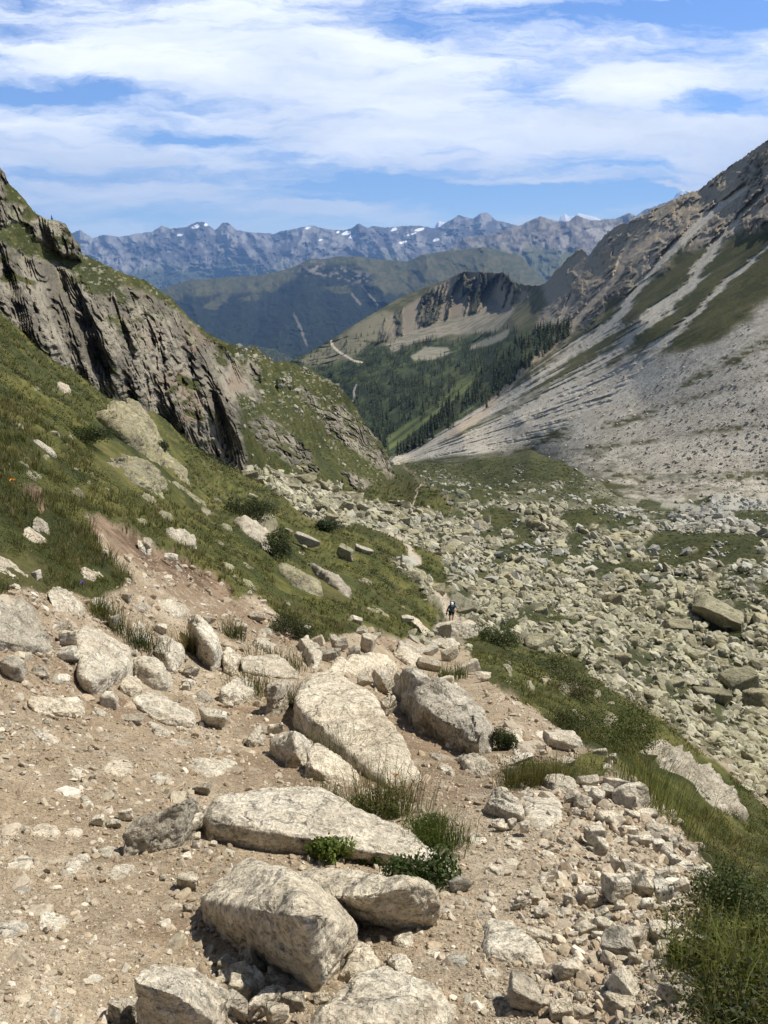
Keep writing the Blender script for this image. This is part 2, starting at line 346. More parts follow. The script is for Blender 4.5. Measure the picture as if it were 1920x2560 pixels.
# ------------------------------------------------------------------ the ground: trail, bank, talus field and valley floor
GC = [(0,2560,1.62),(0,2400,2.0),(0,2200,2.8),(0,2000,3.75),(0,1850,4.6),(0,1700,5.4),(0,1600,5.9),(0,1500,6.6),(0,1400,7.5),(0,1250,9.6),(0,1100,14.5),(0,950,26),(0,880,38),(0,817,55),(0,740,95),
 (-350,2700,1.3),(-350,2200,2.4),(-350,1800,4.0),(-350,1500,5.6),(-350,1250,8),(-350,1000,15),(-350,800,32),(-350,690,52),(-350,600,95),
 (300,2700,1.5),(300,2560,1.78),(300,2200,3.0),(300,2000,4.1),(300,1850,5.3),(300,1700,6.9),(300,1600,8),(300,1500,9.5),(300,1400,11.8),(300,1250,18),(300,1150,28),(200,1000,42),(127,905,64),(272,992,82),(300,1060,52),(230,900,130),
 (600,2700,1.6),(600,2560,1.86),(600,2200,3.15),(600,2000,4.5),(600,1850,6.3),(600,1700,9.3),(600,1600,12),(600,1500,17),(600,1400,25),(600,1300,44),(600,1240,80),(417,1058,98),(503,1134,112),(613,1183,128),(450,1150,60),(520,1080,180),(650,1120,240),
 (900,2700,1.6),(900,2560,1.9),(900,2200,3.3),(900,2000,4.8),(900,1850,7),(900,1700,11),(900,1600,18),(900,1500,33),(900,1400,58),(900,1300,110),(850,1240,165),(740,1200,155),(800,1290,105),(930,1245,185),(760,1330,70),(1000,1265,185),(1045,1238,215),(900,1190,320),(800,1150,330),
 (1060,1640,25),(1130,1590,38),(1128,1553,52),(1200,1590,38),(1080,1470,66),(1010,1400,82),(1100,1400,90),(1050,1300,145),(1120,1290,165),
 (1200,2700,1.6),(1200,2560,1.95),(1200,2200,3.3),(1200,2000,4.9),(1200,1890,7.0),(1250,1830,8.4),(1330,1800,9.6),(1250,1720,13.5),(1190,1660,24),(1270,1620,38),(1200,1500,78),(1200,1400,108),(1200,1310,160),(1200,1250,235),(1200,1200,330),(1200,1147,405),(1330,1128,392),(1330,1100,640),(1450,1182,318),(1400,1118,560),(1500,1165,480),(1200,1110,620),(1000,1195,360),(1000,1150,560),(1000,1110,900),
 (1500,2700,1.6),(1500,2560,1.95),(1500,2300,2.75),(1500,2100,4.1),(1500,1990,5.2),(1450,1920,6.6),(1540,1930,6.9),(1600,1990,5.9),(1560,1870,13),(1500,1800,18),(1450,1720,26),(1400,1650,42),(1650,1900,20),(1600,1800,30),(1600,1700,50),(1500,1600,66),(1500,1500,92),(1500,1400,128),(1500,1300,190),(1500,1250,250),(1500,1203,296),(1400,1152,356),
 (1750,2700,1.6),(1750,2560,1.75),(1750,2300,2.8),(1760,2180,4.3),(1700,2090,5.2),(1760,2050,11),(1800,1960,24),(1800,1880,35),(1800,1800,46),(1800,1700,60),(1800,1600,76),(1800,1500,96),(1800,1400,130),(1800,1300,185),(1800,1230,260),(1800,1180,420),
 (1920,2560,1.9),(1920,2400,2.7),(1920,2250,4.6),(1920,2150,9),(1920,2080,22),(1920,2000,32),(1920,1800,52),(1920,1600,76),(1920,1400,128),(1920,1235,252),(2250,2600,2.2),(2250,2300,5),(2250,2100,20),(2250,1800,52),(2250,1500,96),(2250,1235,235),(2250,1180,400),(3000,2600,2.6),(3000,2200,7),(3000,1800,45),(3000,1235,215),(3000,1180,380),(-900,2700,.95),(-900,1800,2.9),(-900,1200,6.5),(-900,800,22),(-900,600,80),(-900,3300,.7),(0,3300,.85),(900,3300,1.0),(1900,3300,.95),(3000,3300,1.1)]
G = Sheet(np.concatenate([np.arange(-900, -220, 13.6), np.arange(-220, 2141, 3.0), np.arange(2150, 3000, 14.0)]),
          interp([(-300,610),(0,745),(127,850),(231,905),(300,945),(417,1010),(503,1085),(613,1135),(700,1145),(900,1160),(1000,1150),(1100,1120),(1250,1108),(1400,1125),(1600,1180),(2300,1190)]),
          interp([(-300,3250),(2300,3250)]), 880, RBF(GC))
U, V = G.U, G.V; P0 = G.P
jit = 14 * fbm(np.stack([U / 45, V / 45, 0 * U], -1), 4); jit2 = 10 * fbm(np.stack([U / 20, V / 20, 0 * U + 5], -1), 3)
near = sm(G.Y, 60, 15)
V_main = [(-1000,300),(0,700),(300,900),(613,1120),(700,1150),(1000,1140),(1048,1230),(1070,1245),(1130,1290),(1090,1330),(1105,1400),(1125,1480),(1110,1500),(1085,1480),(1030,1430),(1000,1400),(985,1410),(1050,1480),(1100,1530),(1095,1560),(1070,1585),(1000,1600),(930,1575),(880,1580),(790,1615),(740,1590),(690,1535),(640,1495),(590,1500),(560,1470),(500,1440),(430,1400),(340,1340),(250,1290),(215,1300),(235,1345),(265,1385),(300,1425),(330,1450),(290,1480),(210,1490),(130,1485),(60,1480),(0,1500),(-300,1520),(-1000,1600)]
V_right = [(1165,1562),(1260,1590),(1330,1620),(1450,1660),(1550,1740),(1640,1785),(1760,1880),(1850,1950),(1900,2000),(1960,2060),(2300,2200),(3100,2450),(3100,3400),(1850,3400),(1800,2760),(1765,2600),(1735,2400),(1720,2330),(1750,2260),(1785,2210),(1740,2130),(1700,2085),(1640,2000),(1560,1935),(1480,1885),(1420,1845),(1370,1800),(1310,1755),(1250,1725),(1190,1670),(1160,1610)]
V_tuft = [(1245,1925),(1330,1890),(1420,1905),(1490,1880),(1530,1925),(1440,1955),(1330,1968),(1280,1975)]
T_left = [(605,1178),(700,1178),(800,1190),(850,1230),(920,1262),(1000,1272),(1070,1285),(1130,1325),(1115,1400),(1060,1385),(1000,1352),(920,1335),(860,1325),(800,1322),(720,1268),(650,1212)]
m_main = pin(U, V, V_main); m_right = pin(U, V, V_right); m_tuft = pin(U, V, V_tuft); m_tl = pin(U, V, T_left)
talus_left = sm(m_tl + jit * .8, -4, 6)
veg = sm(np.maximum(np.maximum(m_main, m_right), m_tuft) + jit * .7 + jit2 * .5, -5, 7)
veg = veg * (1 - talus_left * .97)
TRAIL = [[(1150,1575,20),(1128,1545,15),(1105,1500,11),(1070,1468,9),(1030,1440,9),(1010,1425,14),(1045,1447,12)], [(1028,1278,2),(1043,1258,2),(1040,1246,1.8),(1053,1238,1.5)], [(1000,1345,9),(1030,1395,7),(1045,1405,9)]]
path = np.max([pline(U, V, p) for p in TRAIL], 0); path = sm(path + jit2 * .03, -.1, .35)
# valley floor beyond the bank: blocks with turf between
valley = (np.maximum(m_main, m_right) < 2) & (V < 2120) & (G.Y > 24)
val = sm(G.Y, 26, 40) * (1 - sm(np.maximum(m_main, m_right) + jit * .5, -6, 8)) * (U > 560)
PATCH = [(1160,1262,95,30),(1060,1200,80,34),(1230,1180,150,40),(1350,1190,130,26),(1500,1320,130,34),(1760,1368,190,24),(1520,1425,110,20),(1290,1368,70,12),(1790,1400,150,14),(1840,1602,60,11),(1720,1600,35,8),(1300,1318,80,12),(1470,1290,50,14),(1900,1300,60,30),(1640,1420,90,16),(1250,1300,60,14),(1790,1560,40,30),(1700,1450,60,9),(1560,1580,30,9),(1850,1450,80,12),(1400,1400,50,8)]
turf = np.zeros_like(U)
for (a, b, ra, rb) in PATCH: turf = np.maximum(turf, 1.25 - ((U - a) / ra) ** 2 - ((V - b) / rb) ** 2)
vs = fbm(np.stack([U / 60, V / 22, 0 * U + 9], -1), 4)
turf = sm(turf + jit * .03 + vs * .9, .15, .5)
upper = sm(V, 1305, 1225) * sm(U, 1720, 1380)
turf = np.maximum(turf, np.clip(upper * (1.1 + 1.0 * vs), 0, 1) * .97)
turf = np.maximum(turf, sm(vs, .11, .24) * .92)
turf_v = turf * val
# red soil scars in the bank
red = np.maximum(pline(U, V, [(80,1225,26),(110,1270,22)]), pline(U, V, [(250,1310,26),(310,1360,36),(380,1400,34),(470,1425,26),(560,1480,22)]))
red = sm(red + jit * .035 + jit2 * .03, .15, .38)
veg = veg * (1 - red * .95) * (1 - path)
dirt = 1 - np.maximum(np.maximum(veg, val), talus_left)
# relief
n3 = lambda sc, o=4, off=0., rd=False: fbm(P0 / sc + off, o, .5, rd)
y = G.Y
dz = np.zeros_like(y)
dz += (n3(1.6, 5) * .10 + n3(.35, 4, 3) * .022) * sm(y, 30, 10) * (1 + .5 * veg)
dz += n3(6, 5, 8) * .45 * sm(y, 8, 22) * veg + n3(1.4, 4, 12) * .16 * veg * sm(y, 6, 14) * sm(y, 160, 60)
dz += n3(18, 5, 2) * 1.5 * sm(y, 25, 70) * (1 - talus_left * .3)
dz += (n3(1.3, 3, 4, True) * .5 + n3(3.5, 3, 6) * .9) * np.maximum(val * (1 - turf), talus_left) * sm(y, 20, 40) * sm(y, 400, 120)
for (a, b, ra, rb, hh) in [(1160,1262,105,34,5.),(1060,1205,80,36,5.),(1500,1322,130,34,4.),(1760,1372,220,26,2.5),(1850,1605,70,14,.8)]:
    dz += hh * np.exp(-((U - a) / ra) ** 2 - ((V - b) / rb) ** 2)
dz -= path * .12 * sm(y, 80, 30)
dz -= red * .07
G.P[..., 2] += dz
# albedo
dn = n3(.9, 5, 1); dn2 = n3(.18, 4, 5); dn3 = n3(3.0, 4, 7)
c_dirt = mixc(mixc(C(.335,.26,.175), C(.425,.345,.245), sm(dn, -.35, .35)), C(.225,.16,.102), sm(dn3 + .45 * dn, .0, .36) * .85)
c_dirt = mixc(c_dirt, C(.44,.375,.285), sm(dn2, .15, .4) * .6)
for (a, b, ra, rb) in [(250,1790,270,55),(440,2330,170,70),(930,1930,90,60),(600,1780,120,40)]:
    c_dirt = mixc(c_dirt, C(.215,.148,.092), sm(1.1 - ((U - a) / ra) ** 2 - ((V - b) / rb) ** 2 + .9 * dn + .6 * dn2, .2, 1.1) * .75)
pale = sm(U, 1000, 1500) * sm(V, 1800, 2000) * .45
c_dirt = mixc(c_dirt, C(.45,.385,.295), pale)
gn = n3(4.5, 5, 4); gn2 = n3(.8, 4, 2); farv = sm(y, 12, 90)
c_veg = mixc(mixc(C(.062,.068,.017), C(.130,.122,.036), sm(gn2 + .4 * gn, -.3, .35)), C(.045,.055,.016), sm(gn, .05, .35) * .75)
c_veg = mixc(c_veg, C(.030,.036,.012), sm(n3(2.6, 5, 11) + .35 * n3(.7, 3, 2), .02, .22) * .75)
c_veg = mixc(c_veg, C(.15,.125,.05), sm(n3(3.4, 5, 17), .2, .45) * .4 * sm(U, 1250, 1100))
c_veg = mixc(c_veg, C(.055,.062,.024), sm(y, 100, 300) * .7)
c_tal = mixc(C(.125,.118,.08), C(.27,.255,.18), sm(n3(2.2, 4, 3), -.3, .3))
c_tal = mixc(c_tal, C(.33,.325,.28), sm(U, 1500, 1800) * sm(V, 1350, 1250))
c_red = mixc(C(.13,.085,.055), C(.27,.195,.13), sm(dn + .8 * dn2, -.3, .3))
c_turf = mixc(C(.036,.043,.015), C(.064,.066,.022), sm(gn2 + gn, -.3, .4))
col = mixc(c_dirt, c_tal, np.maximum(val, talus_left)); col = mixc(col, c_turf, turf_v)
col = mixc(col, c_veg, veg); col = mixc(col, c_red, red * (1 - val)); col = mixc(col, C(.42,.36,.28), path)
G.col = col; G.veg = veg; G.val = val; G.turf = turf_v; G.talus = np.maximum(val * (1 - turf), talus_left); G.dirt = dirt; G.red = red; G.pathm = path
ground = G.build('ground', M_ground, col, back=(5, 6, .5))
def gmap(arr, u, v):
    ci = np.clip(np.round(np.interp(u, G.us, np.arange(G.nc))).astype(int), 0, G.nc - 1)
    vt = np.interp(u, G.us, G.vt); vb = np.interp(u, G.us, G.vb)
    ri = np.clip(np.round((np.asarray(v) - vb) / (vt - vb) * (G.nr - 1)).astype(int), 0, G.nr - 1)
    return arr[ri, ci]

# ------------------------------------------------------------------ left: cliff and the turf hillside behind it
HF = [(-320,690,50),(0,817,56),(127,913,67),(272,994,84),(417,1060,100),(503,1136,114),(613,1185,131)]
HC = HF + [(u, v + 90, yy) for u, v, yy in HF] + [(700,1190,158),(800,1200,185),(900,1230,215),(995,1240,300),(800,1290,180),(900,1310,210),
 (-320,180,78),(0,419,90),(95,537,93),(200,615,109),(315,685,121),(428,746,136),(570,858,162),(613,873,195),(700,905,230),(822,948,275),(885,1014,315),(960,1115,335),(995,1190,330),
 (100,740,74),(0,640,68),(-320,500,62),(300,850,94),(480,950,119),(590,1000,130),(600,1100,129),(660,1010,178),(660,1110,152),(720,1100,182),(780,1050,226),(850,1100,266),(800,1150,212),(900,1180,255),(940,1215,262),(60,560,84),(150,660,98),(630,940,190)]
sk_h = [(-320,150),(-60,360),(0,419),(12,433),(17,453),(43,474),(64,503),(95,537),(124,546),(150,552),(165,560),(179,584),(200,615),(205,634),(231,644),(272,665),(315,685),(359,699),(394,720),(428,746),(457,777),(492,809),(532,838),(570,858),(613,873),(637,867),(683,901),(740,911),(781,924),(822,948),(857,974),(885,1014),(914,1060),(949,1101),(972,1141),(986,1180),(1003,1228)]
hus = np.arange(-220, 1004, 1.7)
vt_h = interp(sk_h); _rn = fbm(np.stack([hus / 9, 0 * hus, 0 * hus + 3.3], -1), 4) * 5 + fbm(np.stack([hus / 40, 0 * hus, 0 * hus + 1.3], -1), 3) * 5
H = Sheet(hus, lambda u: vt_h(u) - np.interp(u, hus, _rn) * sm(u, 1010, 960), interp([(-320,770),(0,890),(127,985),(272,1062),(417,1128),(503,1200),(613,1250),(800,1262),(900,1300),(1004,1275)]), 470, RBF(HC))
U, V = H.U, H.V; P0 = H.P.copy()
jit = 12 * fbm(np.stack([U / 40, V / 40, 0 * U + 2], -1), 4); jit2 = 8 * fbm(np.stack([U / 14, V / 14, 0 * U + 4], -1), 3)
cliff = pin(U, V, [(-320,480),(0,605),(70,640),(130,655),(215,705),(262,735),(300,712),(350,725),(410,755),(470,800),(520,850),(565,885),(600,905),(640,965),(655,1008),(620,990),(592,985),(603,1055),(612,1112),(622,1200),(610,1260),(-320,900)])
rocky = np.max([pin(U, V, p) for p in ([(40,548),(124,540),(165,556),(200,612),(204,650),(160,640),(100,600)], [(625,1060),(660,1040),(720,1075),(770,1110),(800,1190),(760,1205),(735,1160),(680,1130),(640,1110)],
     [(795,1030),(860,1010),(915,1060),(955,1110),(995,1195),(1000,1240),(965,1180),(920,1150),(870,1120),(820,1080)], [(860,1180),(905,1185),(945,1220),(968,1270),(930,1265),(890,1240)], [(620,890),(650,930),(655,1000),(640,985),(615,930)],
     [(-320,200),(-20,390),(20,440),(10,500),(-320,420)], [(0,500),(60,520),(50,560),(0,570)], [(740,960),(790,990),(800,1020),(760,1010)])], 0)
strat = fbm(np.stack([U / 70 + V / 160, V / 26 - U / 40, 0 * U], -1), 4)
rock = sm(np.maximum(cliff, rocky) + jit + jit2, -7, 7)
ledge = np.zeros_like(U)
for (a, b, ra, rb) in [(225,715,45,22),(470,955,40,16),(440,760,26,12),(340,700,40,10),(520,830,26,16),(150,600,30,10),(480,1035,30,10),(60,700,40,8),(20,690,30,20),(555,905,18,10),(300,740,20,20),(610,1010,16,14)]:
    ledge = np.maximum(ledge, 1.2 - ((U - a) / ra) ** 2 - ((V - b - (U - a) * .35) / rb) ** 2)
rock = rock * (1 - sm(fbm(np.stack([U / 17, (V - U * .5) / 8, 0 * U + 21], -1), 4), .02, .2) * .9 * sm(U, 612, 650)); rock0 = rock.copy(); rock = rock * (1 - sm(ledge + jit * .09 + jit2 * .07, .25, .75) * .95)
scat = sm(fbm(np.stack([U / 8, V / 5, 0 * U + 7], -1), 3), .36, .5) * sm(V - vt_h(U), 260, 60)
# steep joints leaning to the right as they go down, plus blocky faces
tau = U - (V - 900) * .36; q = np.stack([tau / 42, V / 230, P0[..., 1] / 60], -1)
warpq = fbm(q * 1.3 + 5, 3)
j1 = fbm(q + .35 * warpq[..., None], 4, .5, True); j2 = fbm(np.stack([tau / 15, V / 90, P0[..., 1] / 40 + 3], -1) + .4 * warpq[..., None], 3, .55, True); blk = fbm(np.stack([tau / 60, V / 60, P0[..., 1] / 40], -1), 3)
terr_ = (blk * .7 + fbm(np.stack([tau / 70, V / 400, 0 * U + 8], -1), 3) * 3.2) * 3; terr = (np.floor(terr_) + sm(terr_ - np.floor(terr_), .80, 1.0)) / 3
hor = fbm(np.stack([tau / 120, (V - U * .3) / 16, 0 * U + 5], -1), 3, .5, True)
fine = fbm(np.stack([tau / 5, V / 11, 0 * U + 2], -1), 3, .5, True)
bb = sm(U, 660, 560) * .45 + .9; bb2 = sm(U, 660, 560) * .8 + .35; blkf = np.floor(4 * fbm(np.stack([tau / 16, V / 22, 0 * U + 12], -1), 3)) / 2
rel = rock0 * bb * (-.014 * bb2 + .0250 * terr * bb2 + .017 * sm(j1, .68, .97) * bb2 + (.009 + .012 * sm(U, 610, 660)) * sm(j2, .5, .95) + .010 * sm(U, 610, 660) * sm(fine, .3, .9) + .0015 * sm(hor, .6, .98) + .0016 * fine + .0028 * blkf)
# the big dark corner of the buttress and the gullies beside it
for (u0, v0, u1, v1, wd, dp) in [(306,770,322,985,19,.026),(182,760,250,980,6,.010),(60,690,135,930,6,.010),(395,790,420,1010,6,.014),(250,740,290,860,6,.012),(120,720,190,940,5,.012),(350,800,372,1030,5,.012),(470,890,500,1100,6,.014),(540,930,560,1150,5,.012)]:
    d = np.abs(U + jit2 * 1.2 - (u0 + (V - v0) * (u1 - u0) / (v1 - v0))); rel += rock0 * dp * np.exp(-(d / wd) ** 2) * sm(V, v0 - 20, v0 + 20) * sm(V, v1 + 20, v1 - 30)
rel += (1 - rock) * (fbm(P0 / 14, 5) * .012 + fbm(P0 / 3, 3) * .003)
H.ray(rel)
rn = fbm(np.stack([tau / 50, V / 120, 0 * U + 3], -1), 5); rn2 = fbm(np.stack([tau / 9, V / 30, 0 * U + 6], -1), 4); rn3 = fbm(np.stack([U / 60, V / 60, 0 * U + 9], -1), 4)
c_rock = mixc(C(.140,.124,.096), C(.275,.243,.19), sm(rn + .5 * rn2, -.3, .35))
c_rock = mixc(c_rock, C(.21,.15,.108), sm(rn3 + .3 * rn, .0, .4) * .55 * sm(U, 300, 450) * sm(U, 620, 600))
c_rock = mixc(c_rock, C(.07,.064,.055), sm(rn2 - .3 * rn3, .1, .4) * .6)
c_rock = mixc(c_rock, C(.30,.295,.19), sm(fbm(np.stack([U / 30, V / 22, 0 * U + 1], -1), 4), .1, .4) * .5 * sm(V - vt_h(U), 160, 40))
gn = fbm(P0 / 9, 5); gn2 = fbm(P0 / 2.2, 4)
c_veg = mixc(mixc(C(.048,.055,.015), C(.082,.08,.025), sm(gn2 + .5 * gn, -.3, .35)), C(.036,.046,.016), sm(gn, .05, .35) * .7)
colH = mixc(c_veg, c_rock, rock); colH = mixc(colH, C(.27,.255,.19), scat * (1 - rock) * .7)
hillside = H.build('hillside', M_cliff, colH, back=(8, 3.0, .55))
H.rock = rock

# ------------------------------------------------------------------ right: scree mountain running back to the wooded ridge
MC = [(983,1153,490),(1080,1150,470),(1191,1143,430),(1330,1123,410),(1423,1170,340),(1597,1228,275),(1920,1234,252),(2250,1234,235),
 (983,1230,470),(1191,1230,400),(1330,1230,370),(1500,1290,250),(1920,1300,225),(2250,1300,205),
 (1920,349,560),(1747,474,670),(1585,549,760),(1472,641,880),(1388,679,1050),(1336,714,1250),(1261,690,1750),(1163,678,1950),(1093,708,2050),(960,766,2000),(827,850,1750),(735,905,1550),(700,930,1450),(2250,150,470),
 (1250,760,1680),(1150,820,1600),(1000,870,1500),(1000,800,1850),(880,900,1450),(1100,950,1020),(1000,1000,980),(960,1080,820),(1000,1130,600),(1200,960,800),(1200,880,1150),(1300,900,650),(1400,820,700),(1600,800,455),(1800,800,375),(1920,800,350),(1920,600,425),(1920,1000,298),(1600,1000,368),(1300,1050,455),(1450,720,790),(1700,600,560),(2250,700,330),(2250,1000,265),(850,1000,1250),(1150,1080,510),(1280,800,1150)]
sk_m = [(690,925),(729,902),(781,876),(827,850),(862,827),(908,798),(960,767),(995,746),(1047,725),(1093,708),(1139,688),(1163,676),(1191,679),(1232,682),(1261,684),(1284,705),(1313,711),(1336,714),(1359,711),(1388,679),(1417,647),(1440,627),(1458,624),(1472,640),(1481,626),(1515,583),(1550,560),(1585,549),(1631,526),(1672,505),(1712,485),(1747,474),(1782,445),(1816,421),(1851,398),(1886,372),(1920,349),(2200,170)]
mus = np.arange(690, 2130, 2.0); vt_m = interp(sk_m)
_rn = fbm(np.stack([mus / 7, 0 * mus, 0 * mus + 3.3], -1), 4) * 6 * sm(mus, 1180, 1300) * sm(mus, 1950, 1700) + fbm(np.stack([mus / 3, 0 * mus, 0 * mus + 1.3], -1), 2) * 2.5
Mt = Sheet(mus, lambda u: vt_m(u) - np.interp(u, mus, _rn), interp([(690,1100),(900,1180),(983,1190),(1191,1180),(1330,1175),(1423,1210),(1597,1262),(2300,1275)]), 500, RBF(MC))
U, V = Mt.U, Mt.V; P0 = Mt.P.copy()
jit = 12 * fbm(np.stack([U / 45, V / 45, 0 * U + 2], -1), 5); jit2 = 7 * fbm(np.stack([U / 12, V / 12, 0 * U + 4], -1), 3)
# fan coordinates: chutes radiate down from the upper right and flatten out towards the toe
fx, fy = U - 960, 1165 - V
ang = np.arctan2(fy, np.maximum(fx, 1)); rad = np.hypot(fx, fy)
band = fbm(np.stack([ang * 26, rad / 420, 0 * U + 1], -1), 5); band2 = fbm(np.stack([ang * 90, rad / 260, 0 * U + 6], -1), 4)
A1 = [(1860,470,10),(1782,526,10),(1683,624,13),(1596,717,14),(1539,805,17),(1440,873,19),(1330,952,18),(1261,1003,17),(1180,1050,18),(1076,1113,16),(985,1155,14)]
B1 = [(1909,479,10),(1850,540,12),(1793,601,16),(1730,705,20),(1654,776,22),(1539,879,20),(1452,940,22),(1340,1010,24),(1200,1085,26),(1080,1130,20)]
C1 = [(1940,600,7),(1828,693,9),(1741,780,11),(1683,832,13),(1596,908,20),(1480,990,26),(1350,1050,30),(1180,1115,26)]
L1 = [(1573,601,7),(1539,693,8),(1463,774,9),(1377,867,10),(1301,936,9),(1249,985,8),(1200,1040,9),(1120,1090,8)]
chute = np.max([pline(U, V, p) for p in (A1, B1, C1)], 0); chute = sm(chute + band2 * 1.0 + jit2 * .06, -.1, .65)
ochre = sm(np.max([pline(U, V, p) for p in (L1, [(1660,575,7),(1625,600,9),(1570,640,8),(1545,690,6)], [(1430,740,6),(1400,800,6),(1380,870,5)])], 0) + jit2 * .05, -.4, .4)
# the broad lower scree
scree = sm(pin(U, V, [(975,1160),(1100,1105),(1250,1035),(1400,965),(1550,900),(1650,870),(1760,850),(1850,800),(1960,720),(2300,560),(2300,1290),(1597,1240),(1423,1180),(1330,1130),(1191,1148)]) + jit * 1.2 + 26 * band, -10, 14)
scree = np.maximum(scree, chute)
vegst = np.max([pline(U, V, p) for p in ([(1960,835,22),(1850,890,17),(1700,970,9),(1690,980,6)], [(1960,930,14),(1800,970,10),(1700,1000,14),(1600,1040,16),(1520,1065,12),(1505,1070,6)], [(1960,1060,6),(1780,1075,9),(1600,1105,10),(1470,1115,12)], [(1420,1085,20),(1350,1105,22),(1290,1120,14)], [(1920,1180,16),(1760,1190,10),(1600,1200,12),(1480,1175,16)], [(1960,1010,10),(1880,1030,7)])], 0)
vegst = sm(vegst + jit * .09 + jit2 * .08 + band * 1.3 - .15, -.35, .75) * (.35 + .65 * sm(fbm(np.stack([U / 22, V / 7, 0 * U + 13], -1), 4), -.25, .2))
lowv = sm(pin(U, V, [(1180,1152),(1300,1105),(1420,1085),(1560,1130),(1700,1170),(1960,1190),(2300,1200),(2300,1300),(1180,1260)]) + jit * 2 + 40 * band, -8, 22)
vegst = np.maximum(vegst, lowv * sm(fbm(np.stack([U / 34, V / 9, 0 * U + 3], -1), 5, .6), -.08, .3) * .6)
rockz = sm(pin(U, V, [(1336,690),(1470,560),(1960,250),(2300,80),(2300,480),(1940,560),(1800,610),(1690,640),(1610,690),(1560,740),(1490,790),(1430,850),(1390,900),(1330,850),(1360,760)]) + jit * 2.2, -20, 20)
wood = sm(pin(U, V, [(1360,830),(1440,800),(1420,850),(1330,920),(1250,975),(1180,1040),(1090,1100),(1000,1150),(960,1180),(690,1150),(690,880),(800,860),(880,830),(960,860),(1100,850),(1250,830)]) + jit * 1.3, -8, 10)
ridge = sm(pin(U, V, [(690,860),(1000,740),(1160,650),(1270,660),(1345,700),(1370,760),(1330,830),(1250,850),(1100,860),(960,880),(860,900),(690,1000)]) + jit * .4, -6, 6)
rel = fbm(np.stack([ang * 22, rad / 380, P0[..., 1] / 600], -1), 4, .5, True)
wpx = np.stack([U / 60, V / 60, 0 * U + 3], -1); wp = np.stack([fbm(wpx, 3), fbm(wpx + 7, 3)], -1) * .6
fl_ = (U * .62 + V * .78) / 60; cr_ = (U * .78 - V * .62); crag = 1.5 * fbm(np.stack([fl_ + wp[..., 0] * .5, (U - V * .35) / 130 + wp[..., 1] * .4, 0 * U], -1), 5, .6); crag2 = 1.5 * fbm(np.stack([fl_ * 3.4 + wp[..., 0], (U - V * .35) / 34 + wp[..., 1], 0 * U + 4], -1), 5, .65)
dep = rockz * (1 - chute) * (1 - ochre * .7) * (-.017 * sm(crag, -.35, .6) - .012 * sm(crag2, -.2, .6) - .004 * fbm(P0 / 7, 3)) + chute * .006
ribs = fbm(np.stack([(U + (V - 740) * .25) / 19 + fbm(np.stack([U / 14, V / 14, 0 * U], -1), 3) * .3, V / 110, 0 * U], -1), 4, .6, True)
ribm = sm(pin(U, V, [(960,800),(1060,735),(1163,672),(1262,676),(1290,720),(1330,735),(1290,765),(1200,778),(1130,795),(1060,815),(990,850),(940,860)]) + jit * .5, -5, 5)
dep += ribm * (-.030 * sm(ribs, .0, .8)) + ridge * (1 - ribm) * fbm(P0 / 120, 4) * .012
dep += wood * (fbm(P0 / 45, 4) * .012 + fbm(P0 / 160, 4, .5, True) * .02)
dep += (1 - rockz) * (1 - wood) * (1 - ridge) * (band * .0008 + fbm(P0 / 5, 3) * .0006 + fbm(P0 / 22, 3) * .0010)
Mt.ray(dep)
pn = fbm(P0 / 3.0, 3); pn2 = fbm(P0 / 16, 4)
c_scree = mixc(C(.35,.322,.27), C(.435,.403,.34), sm(.7 * band + .4 * band2 + .45 * pn, -.35, .4))
c_scree = mixc(c_scree, C(.40,.362,.30), chute * .55)
c_scree = mixc(c_scree, C(.18,.155,.12), sm(fbm(P0 / 1.5, 2) + .5 * fbm(P0 / 5, 2), .2, .5) * .6)
c_v = mixc(C(.068,.068,.025), C(.042,.046,.017), sm(pn2 + .4 * pn, -.2, .3)); c_v = mixc(c_v, C(.13,.11,.07), sm(band2, .15, .45) * .35)
c_r = mixc(C(.255,.222,.175), C(.115,.10,.082), sm(crag2 + .6 * crag, -.1, .8)); c_r = mixc(c_r, C(.29,.235,.165), sm(fbm(np.stack([U / 26 - V / 60, V / 40 + U / 90, 0 * U], -1), 4), .1, .4) * .6)
rdg = mixc(C(.115,.108,.062), C(.055,.06,.028), sm(pn2, -.3, .3))
c_rib = mixc(C(.20,.17,.13), C(.042,.046,.033), sm(ribs, .0, .5) * .95)
screeR = sm(pin(U, V, [(960,860),(1020,830),(1090,800),(1160,790),(1230,775),(1290,768),(1240,830),(1160,835),(1060,850),(980,885)]) + jit * .6, -4, 5)
col = mixc(c_v, c_r, rockz); col = mixc(col, rdg, ridge * (1 - rockz)); col = mixc(col, c_rib, ribm * (1 - rockz * .8)); col = mixc(col, mixc(C(.235,.21,.165), C(.15,.138,.10), sm(pn2, -.2, .3)), screeR)
wn = fbm(np.stack([U / 16, V / 10, 0 * U], -1), 4)
c_w = mixc(C(.024,.036,.015), C(.058,.072,.026), sm(wn, -.25, .3))
mead = sm(pin(U, V, [(960,1085),(1040,1040),(1110,990),(1180,930),(1230,900),(1180,970),(1090,1050),(1010,1110),(960,1140)]) + jit * .8, -8, 12)
c_w = mixc(c_w, C(.115,.135,.042), mead * sm(fbm(np.stack([(U + V) / 90, (V + U * .75) / 10, 0 * U], -1), 3), -.2, .25))
pp = np.max([pin(U, V, p) for p in ([(1020,890),(1060,868),(1120,866),(1130,882),(1080,900),(1035,905)], [(1180,862),(1240,840),(1275,822),(1265,842),(1220,862),(1175,874)])], 0)
c_w = mixc(c_w, C(.27,.25,.19), sm(pp + jit * .5, -3, 4) * .85)
fl = sm(pin(U, V, [(745,905),(800,872),(850,842),(905,805),(960,775),(1000,790),(960,840),(900,890),(860,905),(800,915)]) + jit * .9, -6, 8)
